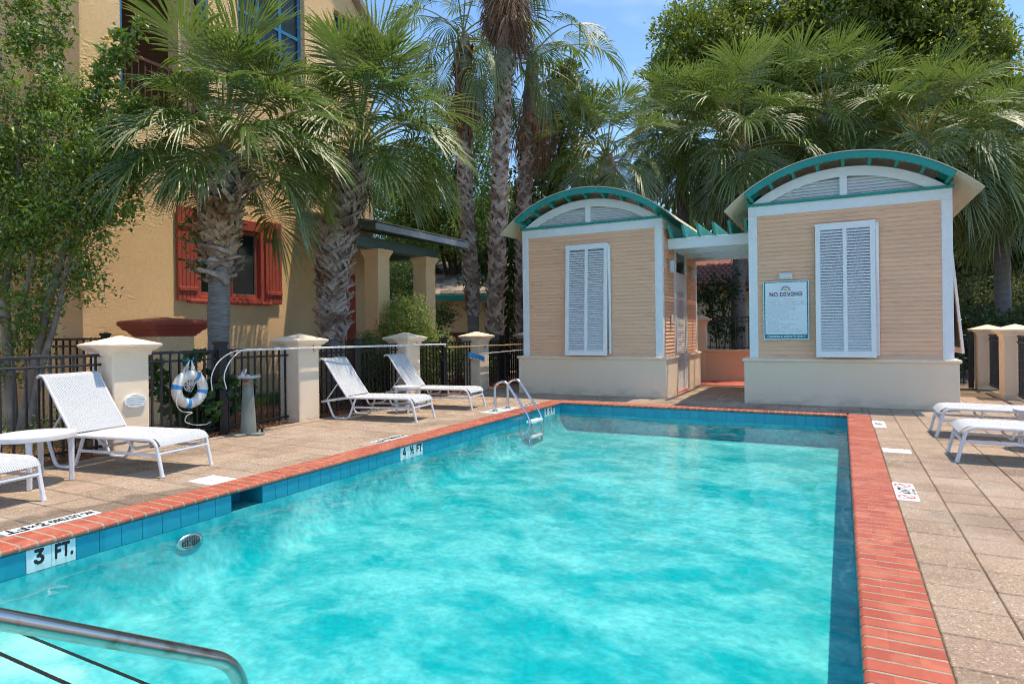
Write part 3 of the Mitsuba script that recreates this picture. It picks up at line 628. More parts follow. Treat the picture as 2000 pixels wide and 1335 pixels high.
part(wl, 'lens', box(-0.945, -0.745, 11.70, 11.775, 2.165, 2.255, 0.02), 'lamp_glass'); part(wl, 'base', box(-0.955, -0.735, 11.752, 11.78, 2.155, 2.265, 0.008), 'white')
def jelly(label, x, y, z):
    k = thing('cage_lamp', label, 'lamp', 'caged jar lamps beside the hut door')
    part(k, 'bracket', cat([box(x - 0.075, x - 0.045, y - 0.05, y + 0.05, z + 0.02, z + 0.13, 0.01), tube(smooth_path([(x - 0.05, y, z + 0.08), (x + 0.05, y, z + 0.08), (x + 0.05, y, z + 0.0)], 0.05), 0.014, 8)]), 'brass', 40)
    part(k, 'jar', lathe([(0.0, z - 0.17), (0.032, z - 0.16), (0.045, z - 0.12), (0.048, z - 0.02), (0.05, z - 0.0)], 16, (x + 0.05, y, 0)), 'lamp_glass', 40)
    part(k, 'cage', cat([tube([(x + 0.05 + 0.058 * math.cos(a), y + 0.058 * math.sin(a), z), (x + 0.05 + 0.058 * math.cos(a), y + 0.058 * math.sin(a), z - 0.13), (x + 0.05 + 0.02 * math.cos(a), y + 0.02 * math.sin(a), z - 0.185)], 0.005, 5) for a in np.arange(6) * math.pi / 3]
                        + [tube([(x + 0.05 + 0.059 * math.cos(a), y + 0.059 * math.sin(a), zz) for a in np.arange(16) * math.pi / 8], 0.004, 4, True) for zz in (z - 0.04, z - 0.11)]), 'alu', 40)
    part(k, 'cap', lathe([(0.065, z), (0.06, z + 0.03), (0.03, z + 0.05), (0, z + 0.055)], 16, (x + 0.05, y, 0)), 'alu', 40)
jelly('silver caged jar lamp on the left hut, nearer the pool than the door', -2.985, 12.42, 2.62)
jelly('caged jar lamp on the left hut beyond the door', -2.985, 14.45, 2.60)
kp = thing('notice_plate', 'small grey plate on the clapboard beside the hut door', 'plate')
part(kp, 'plate', box(-3.012, -2.988, 12.58, 12.70, 1.43, 1.61, 0.006), 'alu'); part(kp, 'keypad', box(-2.99, -2.984, 12.605, 12.675, 1.47, 1.56, 0.002), 'tile_white')
# passage: low wall, red floor, railing
lw = thing('low_wall', 'peach low wall closing the passage between the huts', 'wall')
part(lw, 'wall', box(-3.25, -1.0, 16.62, 16.85, 0, 0.73), 'peach'); part(lw, 'coping', box(-3.29, -1.0, 16.58, 16.89, 0.73, 0.785, 0.01), 'peach')
part(struct('passage_floor'), 'slab', box(-3.2, -1.0, 15.26, 16.62, -0.02, 0.004), 'red_floor')
def pillar(label, cx, cy, half=0.205, ztop=1.145, grp='cream capped pillars of the pool fence'):
    k = thing('fence_pillar', label, 'pillar', grp)
    part(k, 'shaft', box(cx - half, cx + half, cy - half, cy + half, -0.05, ztop, 0.012), 'cream')
    part(k, 'cap', sqlathe([(half - .01, ztop - 0.045), (half + .018, ztop - 0.045), (half + .022, ztop), (half + 0.05, ztop + 0.014), (half + .065, ztop + .03), (half + 0.098, ztop + 0.058), (half + 0.102, ztop + 0.078), (half + .098, ztop + .085), (0.012, ztop + 0.178), (0.002, ztop + .179)], cx, cy), 'cream')
    return k
PX_ = -7.335
PC = [4.29, 6.975, 9.595, 12.235, 14.9]
for y, lb in zip(PC, ('largest cream fence pillar, behind the nearest whole sun lounger', 'cream fence pillar beside the metal drinking fountain', 'cream fence pillar behind the small round side table', 'cream fence pillar next to the blue brush, left of the bath hut', 'cream pillar cap just showing at the left edge of the bath hut')):
    p_ = pillar(lb, PX_, y)
    part(p_, 'pole_hook', cat([tube([(PX_ + 0.20, y + 0.06, 1.16), (PX_ + 0.235, y + 0.06, 1.15), (PX_ + 0.235, y + 0.06, 1.06), (PX_ + 0.275, y + 0.06, 1.055)], 0.006, 6)]), 'iron') if y in PC[1:3] else None
pillar('cream fence pillar nearest the sun loungers on the right', 2.77, 14.22, ztop=1.16)
pillar('cream fence pillar beside the iron gate on the right', 2.77, 16.66, ztop=1.16)
pillar('small cream pillar at the end of the low passage wall', -3.2, 16.73, 0.11, 1.50)
def fence_post(label, x, y, top=1.20, w=0.062):
    k = thing('iron_fence_post', label, 'post', 'black iron posts of the pool fence')
    part(k, 'shaft', box(x - w, x + w, y - w, y + w, -0.03, top, 0.006), 'iron'); part(k, 'cap', sqlathe([(w + 0.01, top - .01), (w + .012, top + 0.02), (0.002, top + .04)], x, y), 'iron'); return k
for y, lb in zip((5.62, 8.245, 10.92, 13.52), ('thick black fence post right behind the drinking fountain', 'black fence post behind the middle sun lounger', 'black fence post behind the blue pool brush end', 'black fence post left of the bath hut corner')): fence_post(lb, -7.36, y)
def panel(label, P0, P1, z0=0.075, z1=1.125, pitch=0.112, mid=0.108, cat_='fence'):
    k = thing('iron_fence', label, cat_, 'black iron fence panels')
    P0, P1 = np.array(P0, float), np.array(P1, float); L = np.linalg.norm(P1 - P0); d = (P1 - P0) / L; A = np.stack([(d[0], d[1], 0), (-d[1], d[0], 0), (0, 0, 1)], 1); O = (P0[0], P0[1], 0)
    for z, h in ((z1 - 0.034, 0.034), (z1 - mid - 0.026, 0.026), (z0, 0.028)): part(k, 'rail', xf(box(0, L, -0.02, 0.02, z, z + h, 0.004), A, O), 'iron')
    n = max(2, round(L / pitch))
    for i in range(n):
        a = L * (i + 0.5) / n; part(k, 'picket', xf(box(a - 0.0105, a + 0.0105, -0.0105, 0.0105, z0 - 0.03, z1 - 0.004), A, O), 'iron')
    return k
ZP = [(-7.36, 2.4, 4.085, 'black iron fence panel at the left edge of the photo'), (-7.36, 4.495, 5.557, 'black iron fence panel behind the life ring'), (-7.36, 5.683, 6.77, 'black iron fence panel behind the drinking fountain'), (-7.36, 7.18, 8.182, 'black iron fence panel behind the left side of the middle lounger'),
      (-7.36, 8.308, 9.39, 'black iron fence panel behind the small round table'), (-7.36, 9.80, 10.857, 'black iron fence panel in front of the bush with red tips'), (-7.36, 10.983, 12.03, 'black iron fence panel left of the blue brush'), (-7.36, 12.44, 13.457, 'black iron fence panel right of the blue brush'), (-7.36, 13.583, 14.69, 'black iron fence panel at the left edge of the bath hut')]
for x, a, b, lb in ZP: panel(lb, (x, a), (x, b))
panel('black iron fence panel between the two right hand pillars', (2.77, 14.43), (2.77, 16.45), z1=1.14)
panel('black iron fence panel at the right edge of the photo', (2.77, 11.6), (2.77, 14.01), z1=1.14)
gt = panel('black iron gate leaf between the right hut and its pillar', (1.70, 16.62), (2.40, 16.62), z1=1.13, cat_='gate'); labels[gt]['group'] = 'iron gate'
fence_post('black gate post at the latch side of the iron gate', 2.47, 16.62, 1.16, 0.045)
rl = panel('thin dark railing on top of the low passage wall', (-3.08, 16.73), (-1.2, 16.73), 0.83, 1.62, 0.16); labels[rl]['group'] = 'passage railing'
fence_post('dark post at the right end of the passage railing', -1.55, 16.73, 1.72, 0.07)
fp = panel('black fence section beyond the left pool fence, by the building', (-10.95, 5.0), (-9.62, 5.35), 0.05, 1.30, 0.13); labels[fp]['group'] = 'rear fence'
fence_post('black post of the rear fence beside the corner of the building', -9.55, 5.37, 1.34, 0.045)
# ================================================================== main building on the left
from shapely.geometry import Polygon, box as sbox
BW = -10.2
bl = thing('main_building', 'tall ochre stucco building with red shuttered window and blue upper frames', 'building')
facade = Polygon([(5.41, -0.1), (12.13, -0.1), (12.13, 8.69), (10.9, 9.78), (5.41, 9.78)])
op = [sbox(7.28, 1.96, 8.80, 3.53), sbox(6.02, 5.15, 7.62, 9.3), sbox(8.27, 6.6, 9.96, 9.3), sbox(10.85, 7.9, 11.48, 8.74)]
for o in op: facade = facade.difference(o)
part(bl, 'wall', extrude(facade, 0.28, YZ_X, (BW - 0.28, 0, 0)), 'stucco')
part(bl, 'plinth', box(BW - 0.1, BW + 0.03, 5.40, 12.14, -0.1, 0.55, 0.012), 'stucco')
part(bl, 'wall', box(-11.5, BW - 0.28, 5.411, 5.69, -0.1, 9.7), 'stucco')
part(bl, 'wall', box(-16, BW - 0.28, 11.85, 12.129, -0.1, 8.6), 'stucco')
part(bl, 'wall', extrude(sbox(1.0, -0.1, 5.41, 9.7).difference(sbox(3.55, 0.9, 4.80, 3.4)).difference(sbox(1.4, 4.6, 4.80, 8.9)), 0.25, YZ_X, (-11.75, 0, 0)), 'stucco')
part(bl, 'interior', cat([box(-13.2, -13.1, 1.0, 11.9, 0, 9.6), box(-13.2, -10.5, 5.7, 11.9, 5.05, 5.12), box(-13.2, -10.5, 5.7, 11.9, 9.32, 9.4), box(-13.1, -10.5, 7.7, 7.78, 5.1, 9.4)]), 'interior_brown')
M('interior_brown', prin((0.16, 0.085, 0.04), 0.9, 0.2))
part(bl, 'roof', extrude([(5.2, 9.7), (10.9, 9.7), (12.3, 8.46), (12.3, 8.6), (10.95, 9.86), (5.2, 9.86)], 4.4, YZ_X, (-14.4, 0, 0)), 'shingle')
part(bl, 'loggia_column', box(-10.9, -10.6, 7.30, 7.62, 5.1, 9.32), 'stucco')
rl_ = part(bl, 'loggia_railing', cat([box(-10.42, -10.36, 6.02, 7.62, 5.95, 6.0), box(-10.42, -10.36, 6.02, 7.62, 5.22, 5.26)]), 'rail_brown')
M('rail_brown', prin((0.10, 0.045, 0.03), 0.6, 0.3))
for k in range(14): part(rl_, 'baluster', box(-10.40, -10.38, 6.08 + .112 * k, 6.10 + .112 * k, 5.26, 5.95), 'rail_brown')
part(bl, 'loggia_sill', box(BW - 0.3, BW + 0.05, 5.98, 7.66, 5.10, 5.17, 0.01), 'stucco')
part(bl, 'blue_strip', box(BW - 0.27, BW - 0.02, 6.022, 6.06, 5.17, 9.3), 'blue_paint'); part(bl, 'blue_strip', box(BW - 0.27, BW - 0.02, 7.58, 7.618, 5.17, 9.3), 'blue_paint')
def framed(key, y0, y1, z0, z1, ny, zbars, mat, x=BW - 0.16, fw=0.07, depth=0.07):
    w = part(key, 'window', cat([box(x - depth / 2, x + depth / 2, y0, y0 + fw, z0, z1, .004), box(x - depth / 2, x + depth / 2, y1 - fw, y1, z0, z1, .004), box(x - depth / 2, x + depth / 2, y0 + fw, y1 - fw, z0, z0 + fw, .004), box(x - depth / 2, x + depth / 2, y0 + fw, y1 - fw, z1 - fw, z1, .004)]), mat)
    for k in range(1, ny): yy = y0 + (y1 - y0) * k / ny; part(w, 'mullion', box(x - depth / 2 + .004, x + depth / 2 - .004, yy - fw / 2, yy + fw / 2, z0 + fw, z1 - fw), mat)
    for zz in zbars: part(w, 'transom', box(x - depth / 2 + .007, x + depth / 2 - .007, y0 + fw, y1 - fw, zz - fw / 2, zz + fw / 2), mat)
    part(w, 'pane', box(x - 0.008, x + 0.004, y0 + fw / 2, y1 - fw / 2, z0 + fw / 2, z1 - fw / 2), 'glass')
    return w
framed(bl, 8.27, 9.96, 6.6, 9.3, 3, (7.66,), 'blue_paint'); framed(bl, 10.85, 11.48, 7.9, 8.74, 2, (), 'blue_paint')
framed(bl, 3.55, 4.80, 0.9, 3.4, 2, (2.5,), 'black', x=-11.62)
# red casement with shutters
rw = part(bl, 'casement_window', cat([box(BW - 0.16, BW + 0.035, 7.28, 7.37, 1.96, 3.53, .006), box(BW - 0.16, BW + 0.035, 8.70, 8.80, 1.96, 3.53, .006), box(BW - 0.16, BW + 0.035, 7.37, 8.70, 3.33, 3.53, .006), box(BW - 0.16, BW + 0.03, 7.37, 8.70, 1.96, 2.02, .006)]), 'red_paint', label='red framed casement window behind the palm trunk')
for a, b in ((7.37, 8.035), (8.035, 8.70)):
    for bx in ((a, a + .07, 2.02, 3.33), (b - .07, b, 2.02, 3.33), (a + .07, b - .07, 2.02, 2.09), (a + .07, b - .07, 3.26, 3.33)): part(rw, 'sash', box(BW - 0.10, BW - 0.045, bx[0] + .001, bx[1] - .001, bx[2] + .001, bx[3] - .001, .004), 'red_paint')
    for bx in ((a + .07, a + .085, 2.09, 3.26), (b - .085, b - .07, 2.09, 3.26), (a + .085, b - .085, 2.09, 2.105), (a + .085, b - .085, 3.245, 3.26)): part(rw, 'bead', box(BW - 0.092, BW - 0.06, bx[0], bx[1], bx[2], bx[3]), 'green_grey')
    part(rw, 'pane', box(BW - 0.085, BW - 0.078, a + .07, b - .07, 2.09, 3.26), 'glass')
part(rw, 'sill', box(BW - 0.10, BW + 0.10, 7.13, 8.93, 1.895, 1.957, 0.012), 'red_paint')
for a, b in ((6.92, 7.30), (8.79, 9.20)):
    s = part(bl, 'shutter', box(BW + 0.03, BW + 0.055, a, b, 1.93, 3.57), 'red_paint'); n = 5; q = (b - a) / n
    for k in range(n): part(s, 'plank', box(BW + 0.05, BW + 0.072, a + q * k + .003, a + q * (k + 1) - .003, 1.93, 3.57, .004), 'red_paint')
    for z in (2.10, 3.22): part(s, 'batten', box(BW + 0.07, BW + 0.095, a + .01, b - .01, z, z + .07, .006), 'red_paint')
s = part(bl, 'vent', box(BW, BW + .03, 11.55, 11.80, 4.25, 4.66, .004), 'red_paint')
for k in range(6): part(s, 'slat', box(BW + .028, BW + .045, 11.57, 11.78, 4.28 + .06 * k, 4.31 + .06 * k), 'red_paint')
part(bl, 'door', box(BW - .02, BW + .02, 10.75, 11.45, 0, 2.7, .005), 'red_paint')
# porch
po = thing('porch', 'shaded porch with square ochre columns and low grey green roof', 'porch')
EX = -8.6
for y0 in (10.37, 12.09):
    c = part(po, 'column', box(EX - 0.38, EX, y0, y0 + 0.38, -0.1, 3.02, 0.01), 'stucco')
    part(c, 'capital', sqlathe([(0.195, 2.93), (0.20, 2.96), (0.235, 3.03), (0.245, 3.05), (0.245, 3.09)], EX - 0.19, y0 + 0.19), 'stucco')
part(po, 'beam', box(EX - 0.34, EX - 0.04, 9.75, 12.62, 3.09, 3.32, .01), 'green_grey'); part(po, 'beam', box(-10.2, EX - 0.34, 12.25, 12.5, 3.09, 3.32, .01), 'green_grey')
zr = lambda x: 3.46 + (-8.08 - x) * 0.20
rsl = lambda t, y0, y1, x0=-10.19, x1=-8.08: (np.array([[x, y, zr(x) + h] for x in (x0, x1) for y in (y0, y1) for h in (0, t)]), box(0, 1, 0, 1, 0, 1)[1])
part(po, 'roof_deck', rsl(0.035, 9.7, 13.05), 'green_grey')
for k in range(8):
    x1 = -8.05 - 0.27 * k; m = rsl(0.022, 9.67, 13.10, x1 - 0.30, x1); m[0][:, 2] += 0.037; m[0][m[0][:, 0] > x1 - .01, 2] += 0.018; part(po, 'shingle_course', m, 'shingle')
part(po, 'fascia', box(-8.075, -8.04, 9.66, 13.11, 3.355, 3.485, .004), 'fascia_grey')
part(po, 'fascia', (lambda m: (m[0] + [0, 0, -0.11], m[1]))(rsl(0.13, 13.052, 13.085, -10.19, -8.08)), 'fascia_grey')
for k in range(6):
    m = rsl(0.11, 9.85 + .56 * k, 9.92 + .56 * k, -10.18, -8.13); m[0][:, 2] -= 0.112; part(po, 'rafter', m, 'green_grey')
# free standing red capped pier and planting
rp = thing('red_capped_pier', 'low ochre pier with a broad dark red moulded cap behind the fence', 'pillar')
RX, RY = -9.16, 6.03
part(rp, 'shaft', box(RX - .29, RX + .29, RY - .29, RY + .29, -0.1, 1.32, .012), 'stucco')
part(rp, 'cap', sqlathe([(.285, 1.305), (.31, 1.31), (.32, 1.345), (.345, 1.352), (.365, 1.39), (.40, 1.405), (.43, 1.45), (.455, 1.48), (.462, 1.51), (.45, 1.535), (.42, 1.548), (.012, 1.60), (.002, 1.60)], RX, RY), 'red_cap', label='broad dark red moulded cap')
bd = thing('bird_bath', 'small red clay bowl on a pedestal beyond the fence', 'bird bath')
part(bd, 'bowl', lathe([(0.0, 1.19), (0.07, 1.19), (0.2, 1.25), (0.24, 1.30), (0.225, 1.31), (0.18, 1.27), (0.0, 1.24)], 20, (-8.66, 13.55, 0)), 'clay', 40); part(bd, 'pedestal', lathe([(0.17, -0.05), (0.15, 0.1), (0.07, 0.2), (0.06, 1.0), (0.09, 1.19)], 16, (-8.66, 13.55, 0)), 'clay', 40)
# ================================================================== pool furniture
def lounger(label, P, ang, group='white sling sun loungers', back=True):
    k = thing('sun_lounger', label, 'sun lounger', group)
    A = rz(ang); o = np.array([P[0], P[1], 0.0]); pt = lambda m: xf(m, A, o)
    r = 0.0175; W = 0.285; Tb = lambda pts, rr=r, bend=0.07: pt(tube(smooth_path(pts, bend, 6), rr, 8))
    for s in (-1, 1):
        y = s * W
        part(k, 'side_rail', Tb([(0.0, y, 0), (0.085, y, 0.345), (1.18, y, 0.335), (1.66, y, 0.265)], r, 0.09), 'chair_white', 40)
        part(k, 'rear_leg', Tb([(1.04, y, 0.33), (1.17, y, 0.018), (1.44, y, 0.018), (1.55, y, 0.275)], r * .95), 'chair_white', 40)
        part(k, 'lower_rail', Tb([(0.05, y, 0.205), (1.10, y, 0.195)], r * .85), 'chair_white', 40)
        part(k, 'foot_cap', pt(tube([(-0.001, y, 0.0), (0.008, y, 0.03)], r * 1.12, 8)), 'alu', 40)
        if back:
            part(k, 'back_rail', Tb([(1.19, y, 0.34), (1.40, y, 0.62), (1.605, y, 0.915), (1.665, y, 0.93), (1.70, y, 0.905)], r * .9, 0.05), 'chair_white', 40)
            part(k, 'prop', Tb([(1.36, y * .9, 0.575), (1.60, y * .9, 0.28)], r * .6), 'chair_white', 40)
    part(k, 'cross_bar', Tb([(0.052, -W, 0.215), (0.052, W, 0.215)], r * .95), 'chair_white', 40); part(k, 'cross_bar', Tb([(1.66, -W, 0.265), (1.66, W, 0.265)]), 'chair_white', 40)
    for x in (0.45, 0.85): part(k, 'sling_brace', Tb([(x, -W, 0.335), (x, -0.22, 0.235), (x, 0.22, 0.235), (x, W, 0.335)], r * .75, 0.07), 'chair_white', 40)
    def sheet(pts, name):
        c = smooth_path(pts, 0.05, 6); seg = np.r_[0, np.cumsum(np.linalg.norm(np.diff(c, axis=0), axis=1))]
        t = np.linspace(0, seg[-1], 26); xs, zs = np.interp(t, seg, c[:, 0]), np.interp(t, seg, c[:, 2]); n = 9
        v, uv = [], []
        for dz in (0.004, -0.002):
            for i in range(26):
                for j in range(n):
                    a = -1 + 2 * j / (n - 1); sag = -0.014 * (1 - a * a) * math.sin(math.pi * i / 25)
                    tx = np.array([np.gradient(xs)[i], 0, np.gradient(zs)[i]]); tx /= np.linalg.norm(tx); nn = np.array([-tx[2], 0, tx[0]])
                    v.append(np.array([xs[i], a * (W - 0.004), zs[i]]) + nn * (sag + dz)); uv.append((j / (n - 1), i / 25))
        i, j = np.meshgrid(np.arange(25), np.arange(n - 1), indexing='ij'); q = np.stack([i * n + j, (i + 1) * n + j, (i + 1) * n + j + 1, i * n + j + 1], -1).reshape(-1, 4)
        f = np.vstack([q[:, [0, 1, 2]], q[:, [0, 2, 3]]]); f = np.vstack([f[:, ::-1], f + 26 * n])
        v, f = pt((np.array(v), f)); part(k, name, (v, f), 'sling', True, uv=np.array(uv))
    sheet([(0.028, 0, 0.285), (0.075, 0, 0.352), (0.2, 0, 0.353), (1.17, 0, 0.347)], 'seat_sling')
    if back: sheet([(1.19, 0, 0.36), (1.40, 0, 0.632), (1.60, 0, 0.926), (1.66, 0, 0.942), (1.70, 0, 0.92)], 'back_sling')
    return k
AN = math.pi + math.radians(7.5)
lounger('nearest whole white sun lounger, in front of the largest fence pillar', (-5.63, 3.925), AN)
lounger('white sun lounger cut off by the left edge of the photo', (-5.66, 2.43), AN)
lounger('middle white sun lounger with shaded back, right of the second fence pillar', (-5.555, 7.757), AN)
lounger('farthest white sun lounger on the left, next to the pool ladder', (-5.55, 9.31), AN)
lounger('white sun lounger at the right edge, farther from the camera', (0.985, 9.23), 0.0)
lounger('white sun lounger at the right edge, nearer the camera', (0.975, 7.66), 0.0)
def table(label, x, y, r, h, rot=0.4, nl=4):
    k = thing('side_table', label, 'table', 'low white round side tables')
    part(k, 'table_top', lathe([(0.0, h), (r - 0.03, h), (r - 0.028, h + 0.004), (r - .004, h + .004), (r, h - 0.004), (r, h - 0.036), (r - 0.01, h - 0.04), (r - 0.02, h - 0.018), (0, h - 0.018)], 40, (x, y, 0)), 'table_top', 40)
    for i in range(nl):
        a = rot + 2 * math.pi * i / nl; c, s = math.cos(a), math.sin(a); q = r - 0.045
        lg = box(-0.02, 0.02, -0.02, 0.02, 0, h - 0.02, 0.008); lg[0][:, :2] *= np.where(lg[0][:, 2:] > 0.05, 1.15, 0.95)
        part(k, 'leg', xf(lg, rz(a), (x + q * c, y + q * s, 0)), 'chair_white')
        part(k, 'bracket', tube(smooth_path([(x + (q - .015) * c, y + (q - .015) * s, h - 0.13), (x + (q - .03) * c, y + (q - .03) * s, h - 0.03), (x + (q - .12) * c, y + (q - .12) * s, h - 0.025)], .05), .009, 6), 'chair_white', 40)
    return k
table('low white side table at the left edge between two sun loungers', -6.44, 3.0, 0.315, 0.45, 0.98)
table('small round white side table between the middle and far sun loungers', -6.40, 8.42, 0.225, 0.43, 0.7)
table('round white side table between the two loungers at the right edge', 1.86, 8.45, 0.24, 0.42, 0.9)
# ladder
ld = thing('pool_ladder', 'chrome pool ladder at the far left corner of the pool', 'ladder')
for y in (9.06, 9.51):
    part(ld, 'rail', tube(smooth_path([(-5.09, y, 0.0), (-5.09, y, 0.45), (-4.90, y, 0.52), (-4.50, y, -0.02), (-4.45, y, -0.14), (-4.45, y, -0.70)], 0.13, 9), 0.0215, 14), 'steel', 60)
    part(ld, 'escutcheon', lathe([(0.05, 0.008), (0.045, 0.02), (0.024, 0.028)], 18, (-5.09, y, 0)), 'steel', 40)
for z in (-0.13, -0.38):
    td = part(ld, 'tread', box(-4.53, -4.42, 9.08, 9.49, z - 0.035, z - 0.02, .004), 'white')
    for k in range(3): part(td, 'grip', box(-4.53 + .043 * k, -4.505 + .043 * k, 9.08, 9.49, z - 0.022, z, .004), 'white')
part(ld, 'pad', box(-5.24, -4.91, 8.80, 9.62, -0.02, 0.0075, .003), 'tile_white', label='white slab under the ladder feet')
def lid(label, x0, x1, y0, y1):
    k = thing('skimmer_lid', label, 'lid', 'white square lids in the deck'); part(k, 'plate', box(x0, x1, y0, y1, -0.01, 0.0075, .003), 'white'); part(k, 'lift_hole', lathe([(0.0, 0.0082), (0.012, 0.0082), (0.014, 0.0076)], 12, ((x0 + x1) / 2, (y0 + y1) / 2, 0)), 'iron')
lid('white square lid in the deck above the skimmer on the left', -5.235, -4.91, 3.64, 3.90); lid('white oblong lid in the deck on the right', 0.375, 0.637, 7.665, 7.885)
# depth plates let into the deck
def plate(label, x0, x1, y0, y1, items, side):
    k = thing('depth_plate', label, 'sign', 'white depth plates beside the pool'); part(k, 'plate', box(x0, x1, y0, y1, -0.01, 0.0065, .002), 'tile_white' if side < 0 else 'white')
    fr = ((0, -1, 0), (1, 0, 0), (0, 0, 1)) if side < 0 else ((0, 1, 0), (-1, 0, 0), (0, 0, 1))
    for s, h, y, w in items: part(k, 'lettering', text(s, h, fr, ((x0 + x1) / 2 - (h / 2 if side < 0 else -h / 2), y, 0.006), True, 0.0015, w, True, heavy=0.003), 'ink')
    return k
for lb, y0, dep in (('nearest left deck plate reading NO DIVING 3\u00bd FT', 2.12, '3'), ('left deck plate reading NO DIVING 4\u00bd FT beside the wall tiles of that depth', 5.89, '4'), ('left deck plate reading NO DIVING 5\u00bd FT beyond the ladder', 9.83, '5')):
    plate(lb, -5.058, -4.908, y0, y0 + 0.60, [('NO DIVING', 0.075, y0 + 0.43, 0.29), (dep, 0.105, y0 + 0.24, 0.06), ('\u00bd', 0.06, y0 + 0.18, 0.045), ('FT', 0.105, y0 + 0.08, 0.13)], -1)
for lb, y0, dep in (('right deck plate reading 4\u00bd FT with red no diving rings', 5.59, '4'), ('farthest right deck plate reading 5 FT near the hut', 9.51, '5')):
    k = plate(lb, 0.362, 0.512, y0, y0 + 0.60, [(dep, 0.085, y0 + 0.235, 0.05), ('\u00bd', 0.05, y0 + 0.285, 0.035), ('FT', 0.085, y0 + 0.37, 0.10)], 1)
    if dep == '4':
        for yc in (y0 + .105, y0 + .50):
            rg = part(k, 'ring', lathe([(0.047, 0.0068), (0.047, 0.008), (0.060, 0.008), (0.060, 0.0068)], 32, (0.432, yc, 0)), 'red_ink')
            part(rg, 'diver', cat([tube([(0.45, yc - .02, .0072), (0.425, yc + .012, .0072), (.41, yc + .025, .0072)], .004, 5), tube([(0.468, yc - .03, .0072), (.44, yc - .025, .0072)], .003, 5)]), 'ink')
        part(k, 'small_print', text('NO DIVING', 0.02, ((0, 1, 0), (-1, 0, 0), (0, 0, 1)), (0.506, y0 + .30, .006), True, .0015, .2, True), 'ink')
# handrail in the foreground
hr = thing('handrail', 'thick worn steel handrail in the near left corner above the pool steps', 'handrail')
part(hr, 'tube', tube(smooth_path([(-1.6, 0.02, -0.01), (-1.6, 0.02, 0.86), (-1.6, 0.34, 0.93), (-1.6, 1.27, 0.345), (-1.6, 1.335, -0.22)], 0.10, 10), 0.0215, 16), 'steel_worn', 60)
part(hr, 'flange', lathe([(0.06, 0.006), (0.055, 0.02), (0.024, 0.03)], 20, (-1.6, 0.02, 0)), 'steel_worn', 40)
# drinking fountain
df = thing('drinking_fountain', 'weathered pedestal drinking fountain with octagonal steel basin in front of the fence', 'drinking fountain')
FX, FY = -6.92, 5.69
part(df, 'foot', cat([xf(xf(box(-0.03, 0.20, -0.07, 0.07, -0.004, 0.03, .012), rz(a), (FX, FY, 0))) for a in (0.3, 2.4, 4.5)]), 'pedestal')
part(df, 'pedestal', lathe([(0.098, 0.02), (0.094, 0.15), (0.075, 0.5), (0.064, 0.665), (0.0, 0.665)], 24, (FX, FY, 0)), 'pedestal', 40)
part(df, 'collar', lathe([(0.0, 0.665), (0.066, 0.665), (0.07, 0.69), (0.062, 0.695), (0.066, 0.735), (0.0, 0.735)], 24, (FX, FY, 0)), 'pedestal', 40)
part(df, 'basin', lathe([(0.0, 0.735), (0.10, 0.735), (0.155, 0.752), (0.158, 0.782), (0.148, 0.785), (0.12, 0.765), (0.0, 0.762)], 8, (FX, FY, 0)), 'basin')
part(df, 'bubbler', cat([xf(xf(lathe([(0, -.012), (.035, -.012), (.042, 0), (.035, .012), (0, .012)], 16), rx(1.0)), None, (FX, FY - .06, .835)), tube([(FX, FY - .13, .765), (FX, FY - .09, .80), (FX, FY - .07, .82)], .016, 8)]), 'basin', 40)
part(df, 'pedal', cat([box(FX - .02, FX + .02, FY + .12, FY + .24, .05, .065, .004), box(FX - .015, FX + .015, FY + .13, FY + .15, 0, .05), box(FX - .015, FX + .015, FY + .21, FY + .23, 0, .05)]), 'iron')
# life ring with rope
lr = thing('life_ring', 'white life ring with blue bands hanging on the black fence', 'life ring')
LX, LYc, LZc, Rm, rt = -7.265, 5.10, 0.642, 0.178, 0.062
an = np.linspace(0, 2 * math.pi, 49)[:-1]
part(lr, 'ring', tube([(LX, LYc + Rm * math.cos(a), LZc + Rm * math.sin(a)) for a in an], rt, 18, True), 'buoy_white', 60)
for a0 in (62, -14, -102, 168):
    part(lr, 'band', tube([(LX, LYc + Rm * math.cos(a), LZc + Rm * math.sin(a)) for a in np.radians(np.linspace(a0 - 7.5, a0 + 7.5, 5))], rt + 0.0025, 18), 'buoy_blue', 60)
rp_ = thing('rescue_rope', 'white coiled rope hanging from the blue hooks above the life ring', 'rope')
HY, HZ = 5.09, 1.005; r2 = np.random.default_rng(3)
for i in range(9):
    y1, y2 = HY + r2.uniform(-.12, -.02), HY + r2.uniform(.0, .11); zb2 = r2.uniform(.55, .70); o = r2.uniform(-.02, .02)
    part(rp_, 'strand', tube(smooth_path([(LX + .03, HY - .01, HZ), (LX + .03 + o, (HY + y1) / 2 - .03, .88), (LX + .035 + o, y1, .76), (LX - .02 + o, (y1 + y2) / 2, zb2), (LX + .03, y2, .78), (LX + .03, HY + .02, HZ)], .06, 5), .0048, 6), 'rope', 60)
part(rp_, 'tail', tube(smooth_path([(LX + .06, 4.90, .62), (LX + .07, 4.86, .48), (LX + .075, 4.93, .38), (LX + .075, 5.10, .355), (LX + .07, 5.0, .33), (LX + .06, 4.98, .25), (LX + .05, 5.12, .19), (LX + .05, 5.28, .175), (LX + .05, 5.35, .20)], .06, 5), .0062, 6), 'rope', 60)
part(rp_, 'hook', cat([tube(smooth_path([(-7.34, HY + d, 1.01), (-7.25, HY + d, .995), (-7.225, HY + d, 1.04)], .03), .008, 6) for d in (-.035, .04)]), 'hook_blue', 40)
